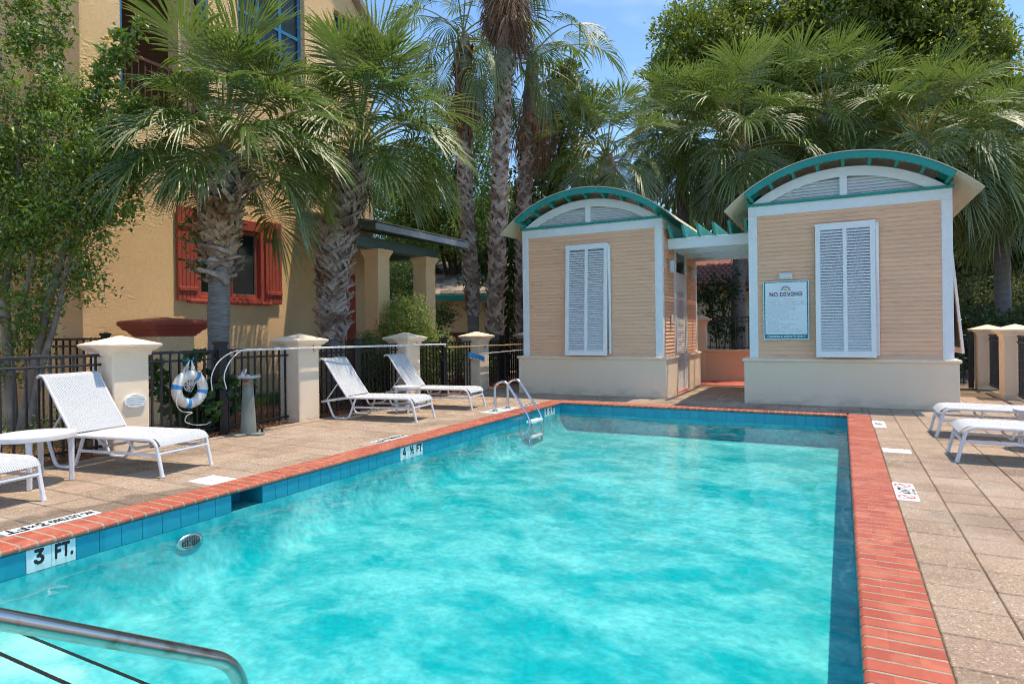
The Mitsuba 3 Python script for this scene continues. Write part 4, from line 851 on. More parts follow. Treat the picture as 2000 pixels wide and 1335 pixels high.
# shepherd crook pole and brush pole
cp = thing('rescue_pole', 'long white shepherd crook pole hung along the fence pillars', 'pole')
part(cp, 'shaft', tube([(-7.02, 5.72, 1.116), (-7.03, 8.2, 1.098), (-7.03, 10.52, 1.078)], .0165, 10), 'alu', 40)
part(cp, 'crook', tube(smooth_path([(-7.02, 5.74, 1.125), (-7.0, 5.50, 1.10), (-7.0, 5.30, .98), (-7.0, 5.20, .80), (-7.02, 5.235, .62)], .12, 6), .007, 7), 'alu', 60)
part(cp, 'crook', tube(smooth_path([(-7.02, 5.76, 1.112), (-7.0, 5.62, 1.10), (-7.0, 5.46, .96), (-7.0, 5.38, .78), (-7.0, 5.43, .62)], .12, 6), .007, 7), 'alu', 60)
bp = thing('brush_pole', 'tan pole hung on blue clips beside the left hut', 'pole'); part(bp, 'shaft', tube([(-7.0, 10.56, 1.013), (-7.0, 14.0, .994)], .015, 10), 'pole_tan', 40)
part(bp, 'clip', cat([tube([(-7.0 + .022 * math.cos(a), 12.02 + dy, .99 + .09 * (dy != 0) * 0 + .03 * math.sin(a)) for a in np.arange(12) * math.pi / 6], .006, 6, True) for dy in (0, .02)] + [tube([(-6.985, 12.02, .97), (-6.985, 12.0, .86)], .008, 6)]), 'buoy_blue', 40)
bb = thing('pool_brush', 'blue pool brush on a white pole hanging in front of the fence pillar', 'brush')
part(bb, 'shaft', tube([(-7.0, 11.80, .835), (-7.0, 14.0, .855)], .014, 10), 'alu', 40)
part(bb, 'head', xf(xf(box(-.03, .03, -.31, .31, -.05, .05, .012), rx(-0.17)), None, (-6.98, 11.63, .785)), 'buoy_blue'); part(bb, 'bristles', xf(xf(cat([box(-.02, .02, -.28 + .14 * k, -.20 + .14 * k, -.068, -.045, .004) for k in range(5)]), rx(-.17)), None, (-6.98, 11.63, .785)), 'alu')
part(bb, 'yoke', tube([(-6.98, 11.66, .80), (-6.99, 11.82, .836)], .012, 8), 'alu', 40)
# pillar lamp
pl = thing('louvred_lamp', 'white oval louvred lamp low on the largest fence pillar', 'lamp')
el = lambda a, ry_, rz_: (ry_ * math.cos(a), rz_ * math.sin(a))
part(pl, 'rim', extrude(Polygon([el(a, .125, .078) for a in np.linspace(0, 2 * math.pi, 40)][:-1]).difference(Polygon([el(a, .108, .062) for a in np.linspace(0, 2 * math.pi, 40)][:-1])), .028, YZ_X, (-7.13, 4.32, .585)), 'white')
for k in range(5):
    z = -.05 + .025 * k; w = .118 * math.sqrt(max(.05, 1 - (z / .078) ** 2)); part(pl, 'louvre', xf(xf(box(-.02, .02, -w, w, -.003, .003), ry(.5)), None, (-7.117, 4.32, .585 + z)), 'white')
part(pl, 'lens', box(-7.131, -7.126, 4.215, 4.425, .53, .64), 'tile_white')
# ================================================================== vegetation
def frond_mesh(elev, seed, Lp=1.0, R=0.90, droop=0.5, nl=44, spread=128, sag=22):
    r = np.random.default_rng(seed); e0 = math.radians(elev)
    def curve(L, a0, da, p0, n):
        a = a0 - np.linspace(0, da, n); st = L / (n - 1); d = np.stack([np.cos(a), 0 * a, np.sin(a)], 1)
        return np.vstack([p0, p0 + np.cumsum((d[:-1] + d[1:]) / 2 * st, axis=0)]), a
    pp, pa = curve(Lp, e0, math.radians(sag), np.zeros(3), 7); cc, ca = curve(0.42 * R, pa[-1], math.radians(38), pp[-1], 9)
    pet = tube(np.vstack([pp, cc[1:]]), np.r_[np.linspace(0.020, 0.011, 7), np.linspace(0.010, 0.002, 8)], 5, caps=False)
    u = np.linspace(-1, 1, nl) + r.normal(0, 0.006, nl); ct = (1 - np.abs(u)).clip(0, 1) ** 0.9
    base = np.stack([np.interp(ct, np.linspace(0, 1, 9), cc[:, k]) for k in range(3)], 1); ang = np.interp(ct, np.linspace(0, 1, 9), ca)
    Tn = np.stack([np.cos(ang), 0 * ang, np.sin(ang)], 1); S = np.array([0, 1.0, 0]); N = np.stack([-np.sin(ang), 0 * ang, np.cos(ang)], 1)
    ph = np.radians(spread) * np.sign(u) * np.abs(u) ** 0.92
    dirs = np.cos(ph)[:, None] * Tn + np.sin(ph)[:, None] * S + (0.42 * np.abs(np.sin(ph)))[:, None] * N; dirs /= np.linalg.norm(dirs, axis=1, keepdims=True)
    side = -np.sin(ph)[:, None] * Tn + np.cos(ph)[:, None] * S; nrm = np.cross(dirs, side); nrm /= np.linalg.norm(nrm, axis=1, keepdims=True)
    L = R * (0.74 + 0.26 * np.cos(ph * 0.75)) * r.uniform(0.9, 1.06, nl); dph = np.radians(spread) * 2 / nl
    s = np.array([0.02, 0.22, 0.42, 0.62, 0.82, 1.0]); dr_ = droop * r.uniform(0.55, 1.5, nl); curl = r.normal(0, 0.06, nl)
    V, UV = [], []
    for k, sk in enumerate(s):
        c = base + dirs * (L * sk)[:, None] + side * (curl * L * sk ** 2)[:, None]
        c[:, 2] -= L * dr_ * max(0, sk - 0.25) ** 2.1; 
        c -= dirs * (0.35 * L * dr_ * max(0, sk - 0.35) ** 2)[:, None]
        w = np.minimum(dph * L * sk * 1.04, 0.056 * R) if sk <= 0.45 else 0.056 * R * ((1 - sk) / 0.58) ** 0.8 + 0 * L
        w = np.maximum(w, 0.0015)
        V += [c + side * (w / 2)[:, None] - nrm * (0.30 * w)[:, None], c, c - side * (w / 2)[:, None] - nrm * (0.30 * w)[:, None]]
        UV += [np.stack([(u + 1) / 2, 0.12 + 0.88 * sk + 0 * u], 1)] * 3
    V = np.stack(V, 1); UV = np.stack(UV, 1); ns = len(s); F = []
    for k in range(ns - 1):
        for j in range(2):
            a, b = k * 3 + j, (k + 1) * 3 + j; F += [[a, b, b + 1], [a, b + 1, a + 1]]
    F = (np.array(F)[None] + (np.arange(nl) * ns * 3)[:, None, None]).reshape(-1, 3)
    v = np.vstack([V.reshape(-1, 3), pet[0]]); f = np.vstack([F, pet[1] + nl * ns * 3])
    return (v, f), np.vstack([UV.reshape(-1, 2), np.full((len(pet[0]), 2), 0.0)])
CLS = [84, 66, 48, 30, 12, -8, -28, -48]
FR = {}
for i, e in enumerate(CLS):
    for j in range(3):
        m, uv = frond_mesh(e, 100 + 10 * i + j, droop=[0.12, 0.26, 0.42, 0.55, 0.62, 0.6, 0.55, 0.5][i], spread=[70, 105, 122, 130, 130, 128, 122, 115][i], sag=[6, 14, 22, 28, 28, 26, 22, 18][i])
        FR[i, j] = mikit.ply(m, 'm_frond' if i > 0 else 'm_frond_young', False, uv=uv)
FW = {}
for i, e in enumerate(CLS):
    for j in range(2):
        m, uv = frond_mesh(e, 200 + 10 * i + j, Lp=1.25, R=0.95, droop=[0.15, 0.35, 0.65, 0.9, 1.0, 1.0, 0.9, 0.8][i], spread=[70, 100, 115, 118, 115, 110, 105, 100][i], sag=[8, 20, 34, 40, 40, 36, 28, 20][i], nl=38)
        FW[i, j] = mikit.ply(m, 'm_frond', False, uv=uv)
DEADF = []
for j in range(3):
    m, uv = frond_mesh(-62, 400 + j, droop=1.0, spread=62, sag=24, nl=34); DEADF.append(mikit.ply(m, 'm_frond_dead', False, uv=uv))
def strap(C, r0, th, z, L, tilt, flare, w, t, r_):
    # a flat leaf base wrapped on the trunk: starts at angle th, climbs with tilt and flares outward
    n = 5; V = []
    jit = r_.normal(0, 0.012, n)
    for k in range(n):
        s = k / (n - 1); a = th + tilt * s * L / max(r0, .05) ; rr = r0 + 0.008 + flare * s ** 1.8 + jit[k] * s; zz = z + L * s * math.cos(tilt) - 0.10 * flare * s ** 3
        ww = w * (1.0 - 0.45 * s); da = ww / 2 / max(rr, .05)
        for aa, ro in ((a - da, 0), (a + da, 0), (a + da * .8, t * (1.1 - .5 * s)), (a - da * .8, t * (1.1 - .5 * s))):
            # lean the strap sideways by its tilt
            V.append(np.array([C(zz)[0] + (rr + ro) * math.cos(aa), C(zz)[1] + (rr + ro) * math.sin(aa), zz + (aa - a) * -math.sin(tilt) * rr]))
    f = []
    for k in range(n - 1):
        for j in range(4):
            a, b = k * 4 + j, k * 4 + (j + 1) % 4; f += [[a, b, b + 4], [a, b + 4, a + 4]]
    f += [[0, 2, 1], [0, 3, 2], [4 * n - 4, 4 * n - 3, 4 * n - 2], [4 * n - 4, 4 * n - 2, 4 * n - 1]]
    return np.array(V), np.array(f)
def palm(label, path, rad, n, scale, emin, seed, group, boots=(), dead=0, name='fan_palm', deadz=0.5, trunk='palm_bark', top_e=84, weep=False, wall=False):
    k = thing(name, label, 'palm', group); r_ = np.random.default_rng(seed)
    path = np.array(path, float); zz = path[:, 2]
    C = lambda z: (np.interp(z, zz, path[:, 0]), np.interp(z, zz, path[:, 1])); Rr = lambda z: np.interp(z, zz, rad)
    zs = np.linspace(zz[0], zz[-1], 40)
    part(k, 'trunk', tube([(*C(z), z) for z in zs], Rr(zs) * (1 + 0.03 * np.sin(zs * 9)), 18), trunk, 60)
    for (z0, z1, cnt, L, tilt, flare, w, t, mat, style) in boots:
        ms = []
        for i in range(cnt):
            f = (i + r_.uniform(-.3, .3)) / cnt; z = z0 + (z1 - z0) * f; th = i * 2.39996 + r_.normal(0, .1); sgn = 1 if i % 2 else -1
            ms.append(strap(C, Rr(z), th, z, L * r_.uniform(.75, 1.2), sgn * tilt * r_.uniform(.7, 1.2), flare * r_.uniform(.5, 1.5), w * r_.uniform(.8, 1.2), t, r_))
        pieces(k, 'leaf_base', ms, mat, 40)
    hub = path[-1]
    def put(base, nm, az, pos, s, mirror=1):
        key = fresh(f'{k}__{nm}'); scene[key] = {**base, 'to_world': T().translate([float(x) for x in pos]).rotate([0, 0, 1], math.degrees(az)).scale([s, s * mirror, s])}
    for i in range(n):
        q = (i + .5) / n; e = top_e - (top_e - emin) * q ** 0.8 + r_.normal(0, 5); c = int(np.argmin([abs(e - x) for x in CLS])); az = i * 2.39996 + r_.normal(0, .15)
        ws = 0.68 if wall and math.cos(az) < -0.25 and e < 70 else 1.0
        rr = Rr(hub[2]) * 0.6 * min(1, q * 2); z = hub[2] + 0.12 - 0.50 * q * scale
        put(FW[c, int(r_.integers(2))] if weep else FR[c, int(r_.integers(3))], 'frond', az, (C(z)[0] + rr * math.cos(az), C(z)[1] + rr * math.sin(az), z), ws * (1.08 - .22 * q) * scale * r_.uniform(.82, 1.12), 1 if r_.random() < .5 else -1)
    for i in range(dead):
        az = i * 2.39996 + r_.normal(0, .2); z = hub[2] - 0.25 - deadz * (i / max(1, dead))
        put(DEADF[i % 3], 'dead_frond', az, (C(z)[0] + Rr(z) * .8 * math.cos(az), C(z)[1] + Rr(z) * .8 * math.sin(az), z), scale * r_.uniform(.75, 1.0))
    return k
#            z0    z1   count L    tilt flare w    t     material style
palm('nearest fan palm with shaggy brown leaf bases in front of the red window', [(-8.05, 6.12, -0.1), (-8.05, 6.12, 1.35), (-8.04, 6.13, 2.17), (-8.03, 6.13, 2.85), (-8.00, 6.15, 3.43), (-7.94, 6.17, 4.03)], [.165, .15, .145, .235, .245, .16], 66, 1.0, 0, 11, 'fan palms behind the left fence',
     [(2.40, 3.22, 190, .18, .5, .10, .085, .03, 'boot_brown', 0), (3.08, 3.67, 46, .42, .5, .20, .10, .028, 'boot', 0), (2.06, 2.48, 30, .34, 1.05, .17, .075, .022, 'boot', 0)], 0, wall=True)
palm('second fan palm with a basket weave trunk of grey leaf bases beside the porch', [(-8.39, 8.84, -0.1), (-8.40, 8.84, 0.9), (-8.40, 8.84, 1.8), (-8.39, 8.84, 2.6), (-8.31, 8.88, 3.3), (-8.12, 8.98, 4.0), (-7.93, 9.08, 4.85)], [.23, .20, .20, .23, .24, .22, .15], 64, 1.1, -4, 12, 'fan palms behind the left fence',
     [(1.15, 4.35, 430, .38, .62, .12, .082, .024, 'boot', 0)], 0, wall=True)
tall = 'tall palms behind the fence'
palm('tall palm with a reddish brown upper trunk, leftmost of the three tall palms', [(-8.3, 13.72, -.1), (-8.3, 13.72, .9), (-8.33, 13.7, 2.46), (-8.44, 13.64, 4.55), (-8.48, 13.62, 6.51), (-8.46, 13.63, 8.3), (-8.46, 13.63, 8.9)], [.20, .15, .14, .14, .15, .20, .15], 21, 1.0, -35, 13, tall,
     [(1.7, 6.0, 240, .34, .6, .075, .10, .022, 'boot', 0), (5.9, 8.4, 90, .34, .3, .07, .11, .02, 'fibre', 0)], 6, deadz=0.7, weep=True)
palm('tallest palm with lattice trunk and brown skirt, middle of the three tall palms', [(-7.62, 13.62, -.1), (-7.62, 13.62, .9), (-7.6, 13.63, 2.43), (-7.5, 13.68, 4.46), (-7.42, 13.72, 6.37), (-7.34, 13.76, 8.28), (-7.3, 13.78, 9.7), (-7.3, 13.78, 11.0)], [.22, .17, .165, .16, .16, .16, .16, .15], 13, 0.95, -10, 14, tall,
     [(1.1, 8.4, 298, .38, .60, .085, .115, .024, 'boot', 0), (8.2, 9.7, 50, .34, .3, .07, .11, .02, 'fibre', 0)], 30, deadz=1.0, weep=True)
palm('tall palm nearest the left hut, rightmost of the three tall palms', [(-7.87, 15.63, -.1), (-7.83, 15.65, 3.41), (-7.79, 15.68, 5.12), (-7.7, 15.72, 6.55), (-7.63, 15.76, 7.69), (-7.54, 15.8, 9.0)], [.20, .155, .155, .165, .20, .15], 22, 1.1, -38, 15, tall,
     [(1.2, 6.9, 270, .34, .6, .08, .105, .022, 'boot', 0)], 9, deadz=1.2, weep=True)
hp = 'fan palms behind the huts'
palm('broad fan palm behind the passage between the huts', [(-2.58, 18.52, -.1), (-2.55, 18.54, 2.5), (-2.42, 18.6, 4.2), (-2.45, 18.58, 6.5)], [.21, .19, .2, .18], 56, 1.3, -45, 16, hp, [(4.9, 6.3, 60, .34, .5, .14, .1, .022, 'boot', 0)], 4)
palm('lower fan palm rising behind the left hut roof', [(-5.6, 16.3, -.1), (-5.58, 16.27, 6.0)], [.2, .17], 46, 0.95, -40, 17, hp, [(4.7, 5.8, 40, .32, .5, .13, .1, .022, 'boot', 0)])
palm('fan palm standing highest, just left of the right hut roof', [(-0.4, 20.7, -.1), (-.37, 20.7, 7.6)], [.21, .18], 58, 1.35, -45, 18, hp, [(6.2, 7.4, 40, .34, .5, .14, .1, .022, 'boot', 0)])
palm('fan palm right behind the right hut roof', [(1.9, 20.2, -.1), (1.98, 20.24, 6.3)], [.21, .18], 58, 1.35, -45, 19, hp, [(4.9, 6.1, 40, .34, .5, .14, .1, .022, 'boot', 0)], 3)
palm('fan palm at the right edge of the photo', [(4.1, 22.4, -.1), (4.1, 22.48, 5.9)], [.21, .18], 56, 1.3, -45, 20, hp, [(4.6, 5.7, 40, .34, .5, .14, .1, .022, 'boot', 0)])
palm('fan palm behind and left of the broad palm over the passage', [(-4.2, 19.2, -.1), (-4.2, 19.2, 7.2)], [.2, .17], 50, 1.1, -40, 21, hp, [(6.2, 7.3, 30, .34, .5, .14, .1, .022, 'boot', 0)])

def leaf_mesh(blobs, twigs, per, size, cols, seed, up=0.5, aspect=0.48, tw=0.28, shell=2.4, tip=None, squash=0.85, gap=0.30, gf=0.45):
    """leaves in tufts along short twigs through the blobs (centre, radius); cols = (dark, light)"""
    r = np.random.default_rng(seed); P, D, CL = [], [], []
    for c, R in blobs:
        n = max(3, int(twigs * R * R)); d = r.normal(size=(n, 3)); d /= np.linalg.norm(d, axis=1, keepdims=True)
        rad = R * r.random(n) ** (1 / shell); q = np.asarray(c) + d * rad[:, None] * [1, 1, squash]
        keep = meshkit.noise(q / (gf * R + .12) + seed, seed) > gap; q, d = q[keep], d[keep]; n = len(q)
        v = d * 0.8 + r.normal(size=(n, 3)) * 0.6 + [0, 0, .35]; v /= np.linalg.norm(v, axis=1, keepdims=True)
        s = r.random((n, per, 1)); P.append((q[:, None] + v[:, None] * s * tw + r.normal(size=(n, per, 3)) * tw * .22).reshape(-1, 3))
        D.append((v[:, None] * .6 + r.normal(size=(n, per, 3)) * .75).reshape(-1, 3)); CL.append(np.clip(np.repeat(r.random(n), per) * .6 + r.random(n * per) * .4, 0, 1) if tip is None else np.clip(np.repeat(r.random(n), per) * .6 + r.random(n * per) * .4, 0, 1) + 10 * (np.repeat(r.random(n) < tip[1], per) & (s.reshape(-1) > .45)))
    P, D, CL = np.vstack(P), np.vstack(D), np.concatenate(CL); m = len(P); D /= np.linalg.norm(D, axis=1, keepdims=True)
    U = r.normal(size=(m, 3)) * .8 + [0, 0, up * 2]; S = np.cross(D, U); S /= np.linalg.norm(S, axis=1, keepdims=True) + 1e-9; N = np.cross(S, D)
    L = (size * r.uniform(.6, 1.25, m))[:, None]; W = L * aspect
    v = np.stack([P, P + D * L * .5 + S * W / 2 + N * W * .22, P + D * L, P + D * L * .5 - S * W / 2 + N * W * .22], 1).reshape(-1, 3)
    f = (np.array([[0, 1, 2], [0, 2, 3]])[None] + (np.arange(m) * 4)[:, None, None]).reshape(-1, 3)
    t = CL % 10; col = np.array(cols[0]) * (1 - t[:, None]) + np.array(cols[1]) * t[:, None]; col *= r.uniform(.85, 1.15, (m, 1))
    if tip is not None: col[CL >= 10] = np.array(tip[0]) * r.uniform(.8, 1.2, (int((CL >= 10).sum()), 1))
    return (v, f), np.repeat(col, 4, axis=0)
def crown(key, name, blobs, twigs, per, size, cols, seed, mat='leaf', **k):
    m, col = leaf_mesh(blobs, twigs, per, size, cols, seed, **k); return part(key, name, m, mat, False, color=col)
def limbs(key, trunk, r0, blobs, seed, mat='wood', n=None, r1=0.03):
    r = np.random.default_rng(seed); t = np.array(trunk, float)
    part(key, 'trunk', tube(smooth_path(t, .3, 5), np.linspace(r0, r0 * .55, len(smooth_path(t, .3, 5))), 12), mat, 60)
    for i, (c, R) in enumerate(blobs[:n]):
        c = np.asarray(c, float); z = min(max(t[0, 2] + (c[2] - t[0, 2]) * r.uniform(.25, .6), t[0, 2] + .3), t[-1, 2]); s = [np.interp(z, t[:, 2], t[:, k]) for k in range(3)]
        mid = (np.array(s) + c) / 2 + [0, 0, .12 * np.linalg.norm(c - s)] + r.normal(0, .06, 3) * np.linalg.norm(c - s)
        p = smooth_path([s, mid, c], 1.0, 6); part(key, 'limb', tube(p, np.linspace(r0 * .42, r1 * .5, len(p)), 7), mat, 60)
# crape myrtle at the left edge
cm = thing('crape_myrtle', 'multi stemmed glossy leaved tree filling the left edge of the photo', 'tree')
cmb = [([-9.47, 4.4, 3.75], .61), ([-8.93, 4.69, 3.74], .54), ([-9.58, 4.35, 4.5], .47), ([-9.04, 4.63, 4.3], .38), ([-8.63, 4.84, 3.53], .41), ([-8.76, 4.78, 3.06], .41), ([-9.24, 4.52, 2.93], .54), ([-9.66, 4.3, 2.87], .41), ([-9.55, 4.36, 5.1], .26), ([-9.69, 4.29, 5.5], .22), ([-8.6, 4.86, 4.55], .24), ([-8.7, 4.81, 2.58], .2), ([-9.12, 4.58, 2.39], .3), ([-9.43, 4.42, 1.85], .27), ([-9.31, 4.49, 1.58], .2), ([-8.39, 4.97, 3.53], .2), ([-8.34, 5.0, 3.09], .17), ([-9.18, 4.55, 5.3], .13), ([-9.67, 4.3, 1.45], .2), ([-8.94, 4.68, 2.86], .27), ([-9.1, 4.9, 2.0], .15), ([-9.9, 4.1, 3.6], .5), ([-9.9, 4.1, 2.4], .4), ([-9.6, 4.3, 2.2], .32), ([-9.5, 4.4, 1.25], .2), ([-9.75, 4.25, .9], .22), ([-8.95, 4.68, 2.15], .2)]
crown(cm, 'crown', cmb, 950, 17, .072, ((.055, .125, .022), (.30, .46, .05)), 31, 'leaf_shiny', tw=.25, gap=.47, gf=.32, up=.9, tip=((.42, .26, .03), .035))
sp = []
for a, b in (((-9.5, 4.38, 4.9), (-9.62, 4.42, 6.1)), ((-9.2, 4.55, 4.7), (-9.13, 4.66, 6.15)), ((-8.9, 4.75, 4.3), (-8.30, 5.1, 5.45)), ((-8.7, 4.8, 3.9), (-8.12, 5.1, 4.35)), ((-8.6, 4.85, 3.4), (-8.0, 5.2, 3.75)), ((-8.8, 4.8, 4.0), (-8.5, 4.95, 5.2))):
    a, b = np.array(a), np.array(b); part(cm, 'shoot', tube([a, (a + b) / 2 + [0, 0, .03], b], [.008, .005, .002], 5), 'wood')
    sp += [((a + (b - a) * t).tolist(), .085) for t in np.linspace(.1, 1, 9)]
crown(cm, 'shoot_leaves', sp, 1900, 4, .10, ((.08, .17, .02), (.22, .36, .04)), 32, 'leaf_shiny', tw=.12, tip=((.55, .30, .02), .05))
for pth, r0 in (([(-9.72, 4.28, -.1), (-9.75, 4.25, 1.0), (-9.8, 4.22, 2.0), (-9.6, 4.35, 3.0), (-9.6, 4.3, 4.2)], .075), ([(-9.66, 4.32, -.1), (-9.45, 4.42, 1.0), (-9.25, 4.52, 1.95), (-9.0, 4.65, 2.7), (-8.8, 4.75, 3.7)], .07), ([(-9.6, 4.36, -.1), (-9.36, 4.46, 1.0), (-9.2, 4.54, 1.5), (-9.05, 4.62, 2.3), (-8.75, 4.8, 3.3)], .05), ([(-9.75, 4.3, 1.2), (-9.5, 4.4, 2.2), (-9.3, 4.5, 3.2), (-9.1, 4.6, 4.2)], .035), ([(-9.25, 4.52, 1.9), (-8.8, 4.75, 2.5), (-8.45, 4.9, 3.0)], .018), ([(-9.4, 4.45, 1.2), (-9.15, 4.6, 1.75), (-9.05, 4.7, 1.9)], .014)):
    p = smooth_path(pth, .35, 5); part(cm, 'stem', tube(p, np.linspace(r0, r0 * .35, len(p)), 9), 'wood', 60)
# big oak behind the huts
ok = thing('oak_tree', 'large dense broadleaf tree against the sky behind the palms on the right', 'tree')
okb = [([-4.82, 26.84, 13.03], 2.12), ([-5.59, 26.43, 10.92], 1.91), ([-3.68, 27.43, 14.07], 1.2), ([-1.06, 28.81, 13.4], 2.33), ([1.2, 29.99, 13.58], 2.33), ([3.07, 30.98, 13.13], 2.33), ([4.57, 31.77, 12.9], 1.7), ([5.31, 32.15, 11.19], 1.49), ([-.71, 28.99, 11.06], 2.55), ([2.11, 30.47, 11.02], 2.76), ([-3.52, 27.52, 11.31], 1.91), ([4.54, 31.75, 9.93], 1.91), ([.85, 29.81, 15.71], 2.55), ([3.47, 31.18, 14.6], 1.7), ([-2, 28.3, 8.9], 2.2), ([0.8, 29.6, 8.7], 2.3), ([3.0, 30.6, 8.3], 2.2), ([5.6, 32.0, 8.2], 1.5)]
limbs(ok, [(1.0, 29.9, -.1), (1.05, 29.95, 3), (.9, 29.9, 6.5), (.7, 29.9, 9)], .5, okb, 41, 'wood_dark', r1=.1)
crown(ok, 'crown', okb, 270, 13, .235, ((.07, .13, .02), (.34, .41, .05)), 42, 'leaf_shiny', tw=.6, gap=.48, gf=.30, up=.9)
lo = thing('oak_tree', 'dark spreading tree with a long low limb beyond the right hand pillars', 'tree')
lob = [([3.93, 25.78, 4.8], 1.03), ([4.84, 26.26, 4.9], 1.2), ([5.4, 26.5, 3.9], .95), ([4.22, 25.94, 3.75], .7), ([4.7, 26.19, 5.9], 1.03), ([3.5, 25.6, 5.7], .8), ([6.3, 27, 4.5], 1.3)]
part(lo, 'limb', tube(smooth_path([(7.6, 28.6, 4.6), (5.6, 27.7, 3.95), (4.6, 27.1, 3.55), (3.4, 26.6, 3.2), (2.6, 26.3, 3.25)], .6, 6), np.linspace(.17, .06, len(smooth_path([(7.6, 28.6, 4.6), (5.6, 27.7, 3.95), (4.6, 27.1, 3.55), (3.4, 26.6, 3.2), (2.6, 26.3, 3.25)], .6, 6))), 9), 'wood_dark', 60)
part(lo, 'trunk', tube(smooth_path([(8.2, 29.2, -.1), (8.0, 29.0, 2.5), (7.4, 28.5, 5.0)], .8, 6), .26, 10), 'wood_dark', 60)
crown(lo, 'crown', lob, 480, 12, .15, ((.035, .08, .018), (.13, .22, .035)), 43, 'leaf_shiny', tw=.4)
# feathery light green tree and companions behind the porch
lt_ = thing('feathery_tree', 'light green feathery tree behind the porch roof and the tall palms', 'tree')
ltb = [([-15.09, 19.18, 5.81], 1.37), ([-14.05, 19.73, 6.39], 1.37), ([-13.19, 20.18, 5.2], 1.18), ([-14.59, 19.45, 4.63], 1.18), ([-12.04, 20.79, 8.0], .85), ([-12.05, 20.78, 6.4], .8), ([-12.15, 20.73, 5.2], 1.0), ([-12.8, 20.38, 9.0], .75), ([-15.6, 18.92, 7.39], 1.18), ([-11.11, 21.27, 5.1], .8), ([-11.94, 20.84, 9.1], .4), ([-13.52, 20.01, 7.55], 1.2)]
limbs(lt_, [(-13.2, 20.3, -.1), (-13.1, 20.3, 2.5), (-13.2, 20.2, 5), (-13.0, 20.3, 7)], .22, ltb, 44, 'wood_dark')
crown(lt_, 'crown', ltb, 210, 15, .16, ((.09, .17, .025), (.28, .40, .07)), 45, tw=.5, aspect=.4)
mg = thing('magnolia_tree', 'glossy dark leaved magnolia between the rightmost tall palm and the huts', 'tree')
mgb = [([-7.91, 18.43, 8.7], .9), ([-7.49, 18.66, 7.8], .9), ([-8.08, 18.35, 7.2], .85), ([-7.62, 18.59, 9.3], .6), ([-8.38, 18.19, 6.1], .82), ([-7.94, 18.42, 6.3], .82), ([-8.82, 17.96, 5.0], .8), ([-7.3, 18.7, 5.4], .9)]
limbs(mg, [(-8.1, 18.3, -.1), (-8.1, 18.3, 3), (-8.0, 18.4, 6), (-7.8, 18.5, 8)], .14, mgb, 46, 'wood_dark')
crown(mg, 'crown', mgb, 110, 9, .23, ((.035, .07, .018), (.17, .20, .03)), 47, 'leaf_shiny', tw=.4, tip=((.40, .30, .03), .04))
ud = thing('understorey_tree', 'dark leafy small tree behind the two left tall palm trunks', 'tree')
udb = [([-8.81, 16.83, 3.28], .62), ([-8.82, 16.83, 2.2], .62), ([-9.57, 16.44, 3.14], .5), ([-9.63, 16.41, 3.91], .7), ([-8.66, 16.91, 4.52], .54), ([-8.5, 17, 1.4], .6)]
limbs(ud, [(-9.0, 16.8, -.1), (-9.0, 16.8, 2), (-9.0, 16.7, 3.8)], .08, udb, 48, 'wood_dark'); crown(ud, 'crown', udb, 420, 12, .13, ((.03, .075, .018), (.12, .21, .035)), 49, tw=.3)
us = thing('understorey_tree', 'dark leafy small tree seen between the porch columns', 'tree')
usb = [([-11.83, 15.25, 3.01], .7), ([-11.7, 15.31, 2.1], .7), ([-10.9, 15.6, 1.7], .55), ([-11.2, 15.4, 1.1], .8)]
limbs(us, [(-11.5, 15.3, -.1), (-11.5, 15.3, 1.5), (-11.6, 15.3, 2.8)], .07, usb, 50, 'wood_dark'); crown(us, 'crown', usb, 420, 12, .12, ((.03, .075, .018), (.12, .21, .035)), 51, tw=.3)
# shrubs
def shrub(label, blobs, twigs, per, size, cols, seed, cat_='shrub', mat='leaf', name='shrub', stem=True, **k):
    s = thing(name, label, cat_); crown(s, 'foliage', blobs, twigs, per, size, cols, seed, mat, **k)
    if stem:
        b = np.mean([c for c, _ in blobs], axis=0)
        part(s, 'stem', cat([tube([(b[0], b[1], -.08), ((b[0] + c[0]) / 2, (b[1] + c[1]) / 2, c[2] * .5), c], [.02, .014, .006], 5) for c, _ in blobs]), 'wood_dark', 60)
    return s
shrub('rounded light green bush with reddish tips behind the third fence pillar', [([-8.1, 10.7, 1.25], .55), ([-8.45, 10.5, 1.05], .45), ([-7.75, 10.9, 1.05], .45), ([-8.1, 10.7, 1.70], .42), ([-8.05, 10.7, .6], .6)], 1456, 10, .06, ((.11, .19, .03), (.38, .48, .08)), 61, mat='leaf_shiny', tw=.18, tip=((.32, .12, .05), .10))
shrub('low glossy shrub left of the middle fence post', [([-8.35, 9.65, 1.05], .24), ([-8.5, 9.5, .7], .38), ([-8.0, 9.9, .55], .4)], 1456, 10, .06, ((.04, .10, .02), (.16, .27, .045)), 62, mat='leaf_shiny', tw=.16)
shrub('shrub growing up behind the fence at the far lounger', [([-7.85, 9.2, .45], .36), ([-7.8, 8.7, .4], .3), ([-7.85, 10.2, .5], .4)], 1456, 10, .055, ((.02, .06, .016), (.085, .16, .03)), 63, mat='leaf_shiny', tw=.15)
shrub('dark shrub behind the fence left of the last pillars', [([-7.9, 11.3, .5], .45), ([-7.9, 11.9, .75], .4), ([-7.85, 12.9, .6], .45), ([-7.9, 13.6, .7], .4)], 1352, 10, .06, ((.04, .10, .02), (.17, .27, .045)), 64, mat='leaf_shiny', tw=.16, tip=((.30, .08, .04), .02))
shrub('bright leafy shrub by the left corner of the bath hut', [([-7.2, 15.2, 1.1], .45), ([-6.9, 15.4, .8], .4), ([-7.3, 15.0, .6], .5)], 1092, 10, .075, ((.05, .10, .02), (.17, .25, .05)), 65, mat='leaf_shiny', tw=.2)
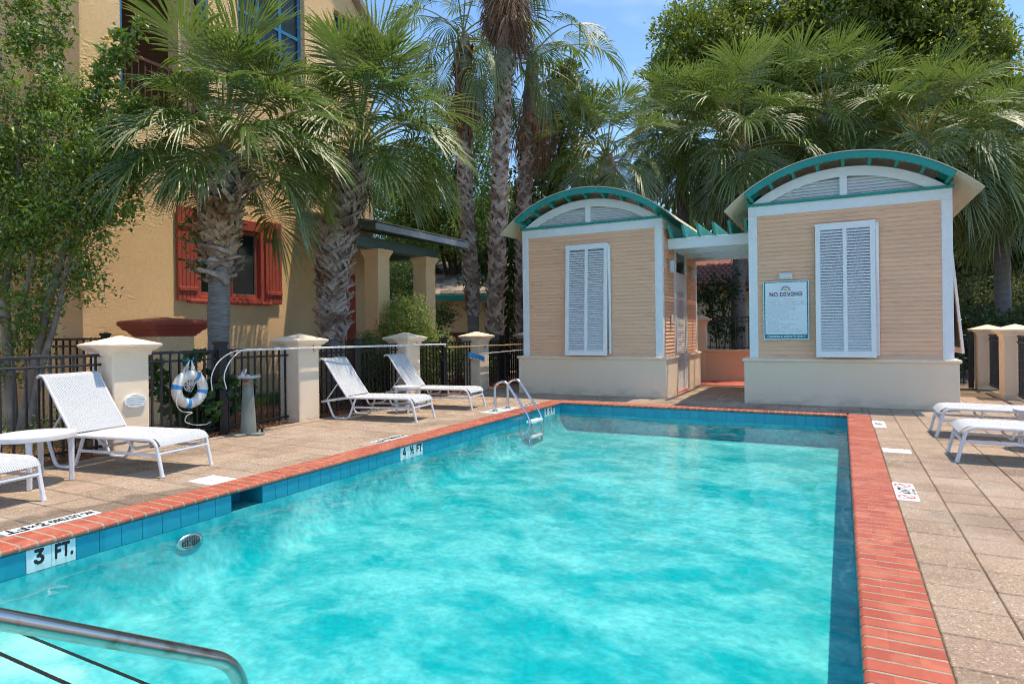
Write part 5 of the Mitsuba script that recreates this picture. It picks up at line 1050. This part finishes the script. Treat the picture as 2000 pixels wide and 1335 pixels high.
shrub('leafy vine climbing the fence behind the life ring', [([-7.62, 5.35, .42], .30), ([-7.55, 5.75, .55], .26), ([-7.5, 5.6, .3], .24), ([-7.6, 5.0, .62], .15), ([-7.58, 4.85, .85], .13), ([-7.58, 5.42, .95], .10), ([-7.5, 6.02, .42], .14), ([-7.6, 5.55, 1.02], .09)], 420, 7, .115, ((.03, .085, .022), (.085, .19, .04)), 66, cat_='vine', name='vine', aspect=.85, tw=.16, up=.3)
shrub('sprig of vine hanging on the window side of the nearest palm trunk', [([-8.16, 5.73, 2.92], .10), ([-8.16, 5.71, 2.64], .10), ([-8.14, 5.76, 2.35], .10), ([-8.1, 5.82, 2.23], .08)], 700, 4, .075, ((.04, .11, .02), (.14, .26, .04)), 67, cat_='vine', name='vine', aspect=.7, tw=.12, stem=False)
shrub('fern like ground plants behind the fence at the left edge', [([-8.1, 3.4, .12], .26), ([-7.9, 3.9, .15], .22), ([-8.3, 3.0, .12], .3), ([-7.75, 3.6, .1], .16)], 620, 10, .075, ((.03, .085, .015), (.13, .24, .03)), 68, cat_='fern', name='fern', aspect=.25, tw=.22, up=.2, stem=False)
shrub('dark leafed shrub overhanging the passage railing', [([-3.02, 17.84, 2.05], .42), ([-3.2, 17.75, 2.33], .3), ([-2.64, 18.04, 2.5], .3), ([-3.0, 17.84, 1.5], .35), ([-2.75, 17.6, 1.2], .28)], 330, 9, .12, ((.015, .045, .014), (.05, .11, .022)), 69, tw=.25, aspect=.6)
shrub('ivy covered bank beyond the iron gate', [([3.0, 20.6, .9], 1.0), ([4.0, 21.2, .9], 1.0), ([2.4, 20.2, .6], .7), ([5.1, 21.8, 1.0], 1.1)], 260, 10, .10, ((.022, .06, .018), (.07, .14, .03)), 70, cat_='ivy', name='ivy', tw=.2, aspect=.8, stem=False)
shrub('pale olive shrub far beyond the right hand pillars', [([4.29, 29.36, 2.7], .9), ([5.5, 30.0, 2.5], 1.2), ([4.97, 29.72, 1.4], .9), ([6.2, 30.3, 1.2], 1.0), ([3.2, 29.0, 2.4], .9), ([7, 30.8, 2.6], 1.4)], 150, 9, .14, ((.06, .09, .03), (.20, .24, .08)), 71, tw=.4, tip=((.30, .15, .08), .05))
# masses of trees closing the view
for lb, bl_, cl, sd in (('far row tree beyond the feathery tree', [([-22, 33, 5], 4), ([-18, 36, 4], 4), ([-24, 30, 2], 4), ([-15, 38, 5], 3.5), ([-19, 35, 8], 3)], ((.03, .065, .018), (.11, .17, .035)), 81), ('far row tree beyond the huts', [([-8, 38, 5], 4), ([-3, 41, 6], 4), ([-11, 36, 3], 4), ([2, 43, 5], 4.5), ([-5, 36, 2.5], 3.5)], ((.03, .06, .018), (.10, .15, .03)), 82), ('far row tree at the right edge', [([9, 42, 5], 4.5), ([14, 42, 5], 5), ([6, 41, 3], 4), ([11, 38, 2], 3.5), ([16, 36, 4], 5)], ((.04, .07, .02), (.14, .19, .04)), 83)):
    k = thing('far_tree', lb, 'tree'); limbs(k, [(bl_[0][0][0], bl_[0][0][1], -.1), (bl_[0][0][0], bl_[0][0][1], 3), (bl_[0][0][0], bl_[0][0][1], 5)], .3, bl_, sd, 'wood_dark', r1=.1); crown(k, 'crown', bl_, 46, 11, .48, tuple(tuple(1.6 * q for q in c) for c in cl), sd, tw=1.0)
# mulch, straw, grass
mb = struct('mulch_bed')
def mbf(u, w):
    x = -10.25 + u * (10.25 - 7.145); y = 1.0 + w * 17.0
    return np.stack([x, y, -0.02 + 0.05 * (meshkit.fbm(np.stack([x, y, 0 * x], 1) * 2.5) - .35)], 1)
obj(mb, grid(60, 220, mbf), 'mulch', True)
def blades(n, xr, yr, L, w, zf, flatness, seed):
    r = np.random.default_rng(seed); x, y = r.uniform(*xr, n), r.uniform(*yr, n); z = zf(x, y); a = r.uniform(0, 2 * math.pi, n); ln = L * r.uniform(.5, 1.3, n); e = r.uniform(*flatness, n)
    d = np.stack([np.cos(a) * np.cos(e), np.sin(a) * np.cos(e), np.sin(e)], 1) * ln[:, None]; s = np.stack([-np.sin(a), np.cos(a), 0 * a], 1) * (w / 2); p = np.stack([x, y, z], 1); md = p + d * .55 + [0, 0, 0] + np.stack([0 * x, 0 * x, .12 * ln], 1)
    v = np.stack([p - s, p + s, md + s * .8, md - s * .8, p + d], 1).reshape(-1, 3)
    return v, (np.array([[0, 1, 2], [0, 2, 3], [3, 2, 4]])[None] + (np.arange(n) * 5)[:, None, None]).reshape(-1, 3)
st = struct('pine_straw', 'stuff', 'brown pine straw mulch under the fence and palms'); obj(st, blades(16000, (-9.9, -7.1), (2.0, 15.0), .17, .005, lambda x, y: .005 + .02 * meshkit.fbm(np.stack([x, y, 0 * x], 1) * 2.5), (-.05, .35), 91), 'straw')
gs = struct('grass_strip', 'stuff', 'strip of bright grass along the foot of the ochre wall'); gm = blades(6000, (-10.15, -9.3), (6.6, 10.4), .20, .008, lambda x, y: 0 * x - .01, (.9, 1.5), 92)
gc = np.repeat(np.random.default_rng(5).uniform(.7, 1.3, (6000, 1)) * np.array([[.10, .22, .03]]), 5, axis=0); obj(gs, gm, 'grass', False, color=gc)
ll = struct('leaf_litter', 'stuff', 'scattered small dry leaves on the deck near the fence')
r5 = np.random.default_rng(77); lv = []
for _ in range(70):
    x, y = (r5.uniform(-7.0, -5.2), r5.uniform(2.2, 11)) if r5.random() < .6 else (r5.uniform(.5, 3), r5.uniform(2.5, 11)); L = r5.uniform(.015, .04)
    lv.append(xf((np.array([[0, 0, 0], [L / 2, L * .25, .006], [L, 0, .003], [L / 2, -L * .25, .005]]), np.array([[0, 1, 2], [0, 2, 3]])), rz(r5.uniform(0, 6.28)), (x, y, .004)))
obj(ll, cat(lv), 'straw')
# ================================================================== neighbouring houses
def frame_at(o, yaw):
    A = rz(yaw); return lambda m: xf(m, A, o)
fh = thing('neighbour_house', 'low cream house with grey shingle roof and green fascia behind the tall palms', 'house')
Fh = frame_at((-12.2, 18.55, 0), YAW)
part(fh, 'wall', Fh(box(-3.5, 4.0, 0.3, 6, 0, 2.5)), 'house_wall'); part(fh, 'fascia', Fh(box(-4.0, 4.4, -.16, -.10, 2.42, 2.62, .005)), 'teal')
for i in range(13):
    y0, z0 = -.14 + .27 * i, 2.62 + .115 * i
    for j in range(16):
        xa = -4.0 + .525 * j + (.26 if i % 2 else 0); q = rng.uniform(-.006, .008)
        part(fh, 'shingle', Fh((np.array([[xa + a * .51, y0 + b * .31, z0 + b * .132 + c * .04 + q * c] for a in (0, 1) for b in (0, 1) for c in (0, 1)]), box(0, 1, 0, 1, 0, 1)[1])), 'shingle' if rng.random() < .6 else 'shingle_dark')
part(fh, 'roof_deck', Fh((np.array([[x_, y_, 2.6 + .426 * (y_ + .14) - .02 + h_] for x_ in (-4, 4.4) for y_ in (-.1, 3.4) for h_ in (-.03, 0)]), box(0, 1, 0, 1, 0, 1)[1])), 'wood_dark')
th = thing('neighbour_house', 'pale house with clay barrel tile roof seen through the passage', 'house')
Ft = frame_at((-4.6, 27.0, 0), YAW)
part(th, 'wall', Ft(box(-3, 5, 0.35, 6, 0, 3.0)), 'house_wall'); part(th, 'fascia', Ft(box(-3.2, 5.2, -.12, -.06, 2.96, 3.10, .005)), 'red_paint')
part(th, 'rafter_tail', Ft(cat([box(-3 + .55 * k, -2.92 + .55 * k, -.05, .35, 2.88, 2.97) for k in range(15)])), 'red_paint')
tt = []
for i in range(7):
    for j in range(22):
        a = np.linspace(0, math.pi, 7); r0, r1 = .125, .105; xc_ = -1.6 + .25 * j; y0, z0 = -.16 + .33 * i, 3.10 + .15 * i + rng.uniform(-.01, .01)
        v = np.vstack([np.stack([xc_ - r * np.cos(a), 0 * a + y, z + r * .75 * np.sin(a)], 1) for r, y, z in ((r0, y0, z0 + .02), (r0 - .02, y0, z0 + .02), (r1, y0 + .40, z0 + .185))])
        f = [[k, k + 1, 14 + k + 1] for k in range(6)] + [[k, 14 + k + 1, 14 + k] for k in range(6)] + [[k, 7 + k, 7 + k + 1] for k in range(6)] + [[k, 7 + k + 1, k + 1] for k in range(6)]
        tt.append(Ft((v, np.array(f))))
pieces(th, 'roof_tile', tt, 'clay', 40)
part(th, 'roof_deck', Ft((np.array([[x_, y_, 3.08 + .4545 * (y_ + .16) + h_] for x_ in (-3.2, 5.2) for y_ in (-.12, 4.0) for h_ in (-.03, 0)]), box(0, 1, 0, 1, 0, 1)[1])), 'clay')
for k_ in list(labels):
    if not labels[k_]: del labels[k_]
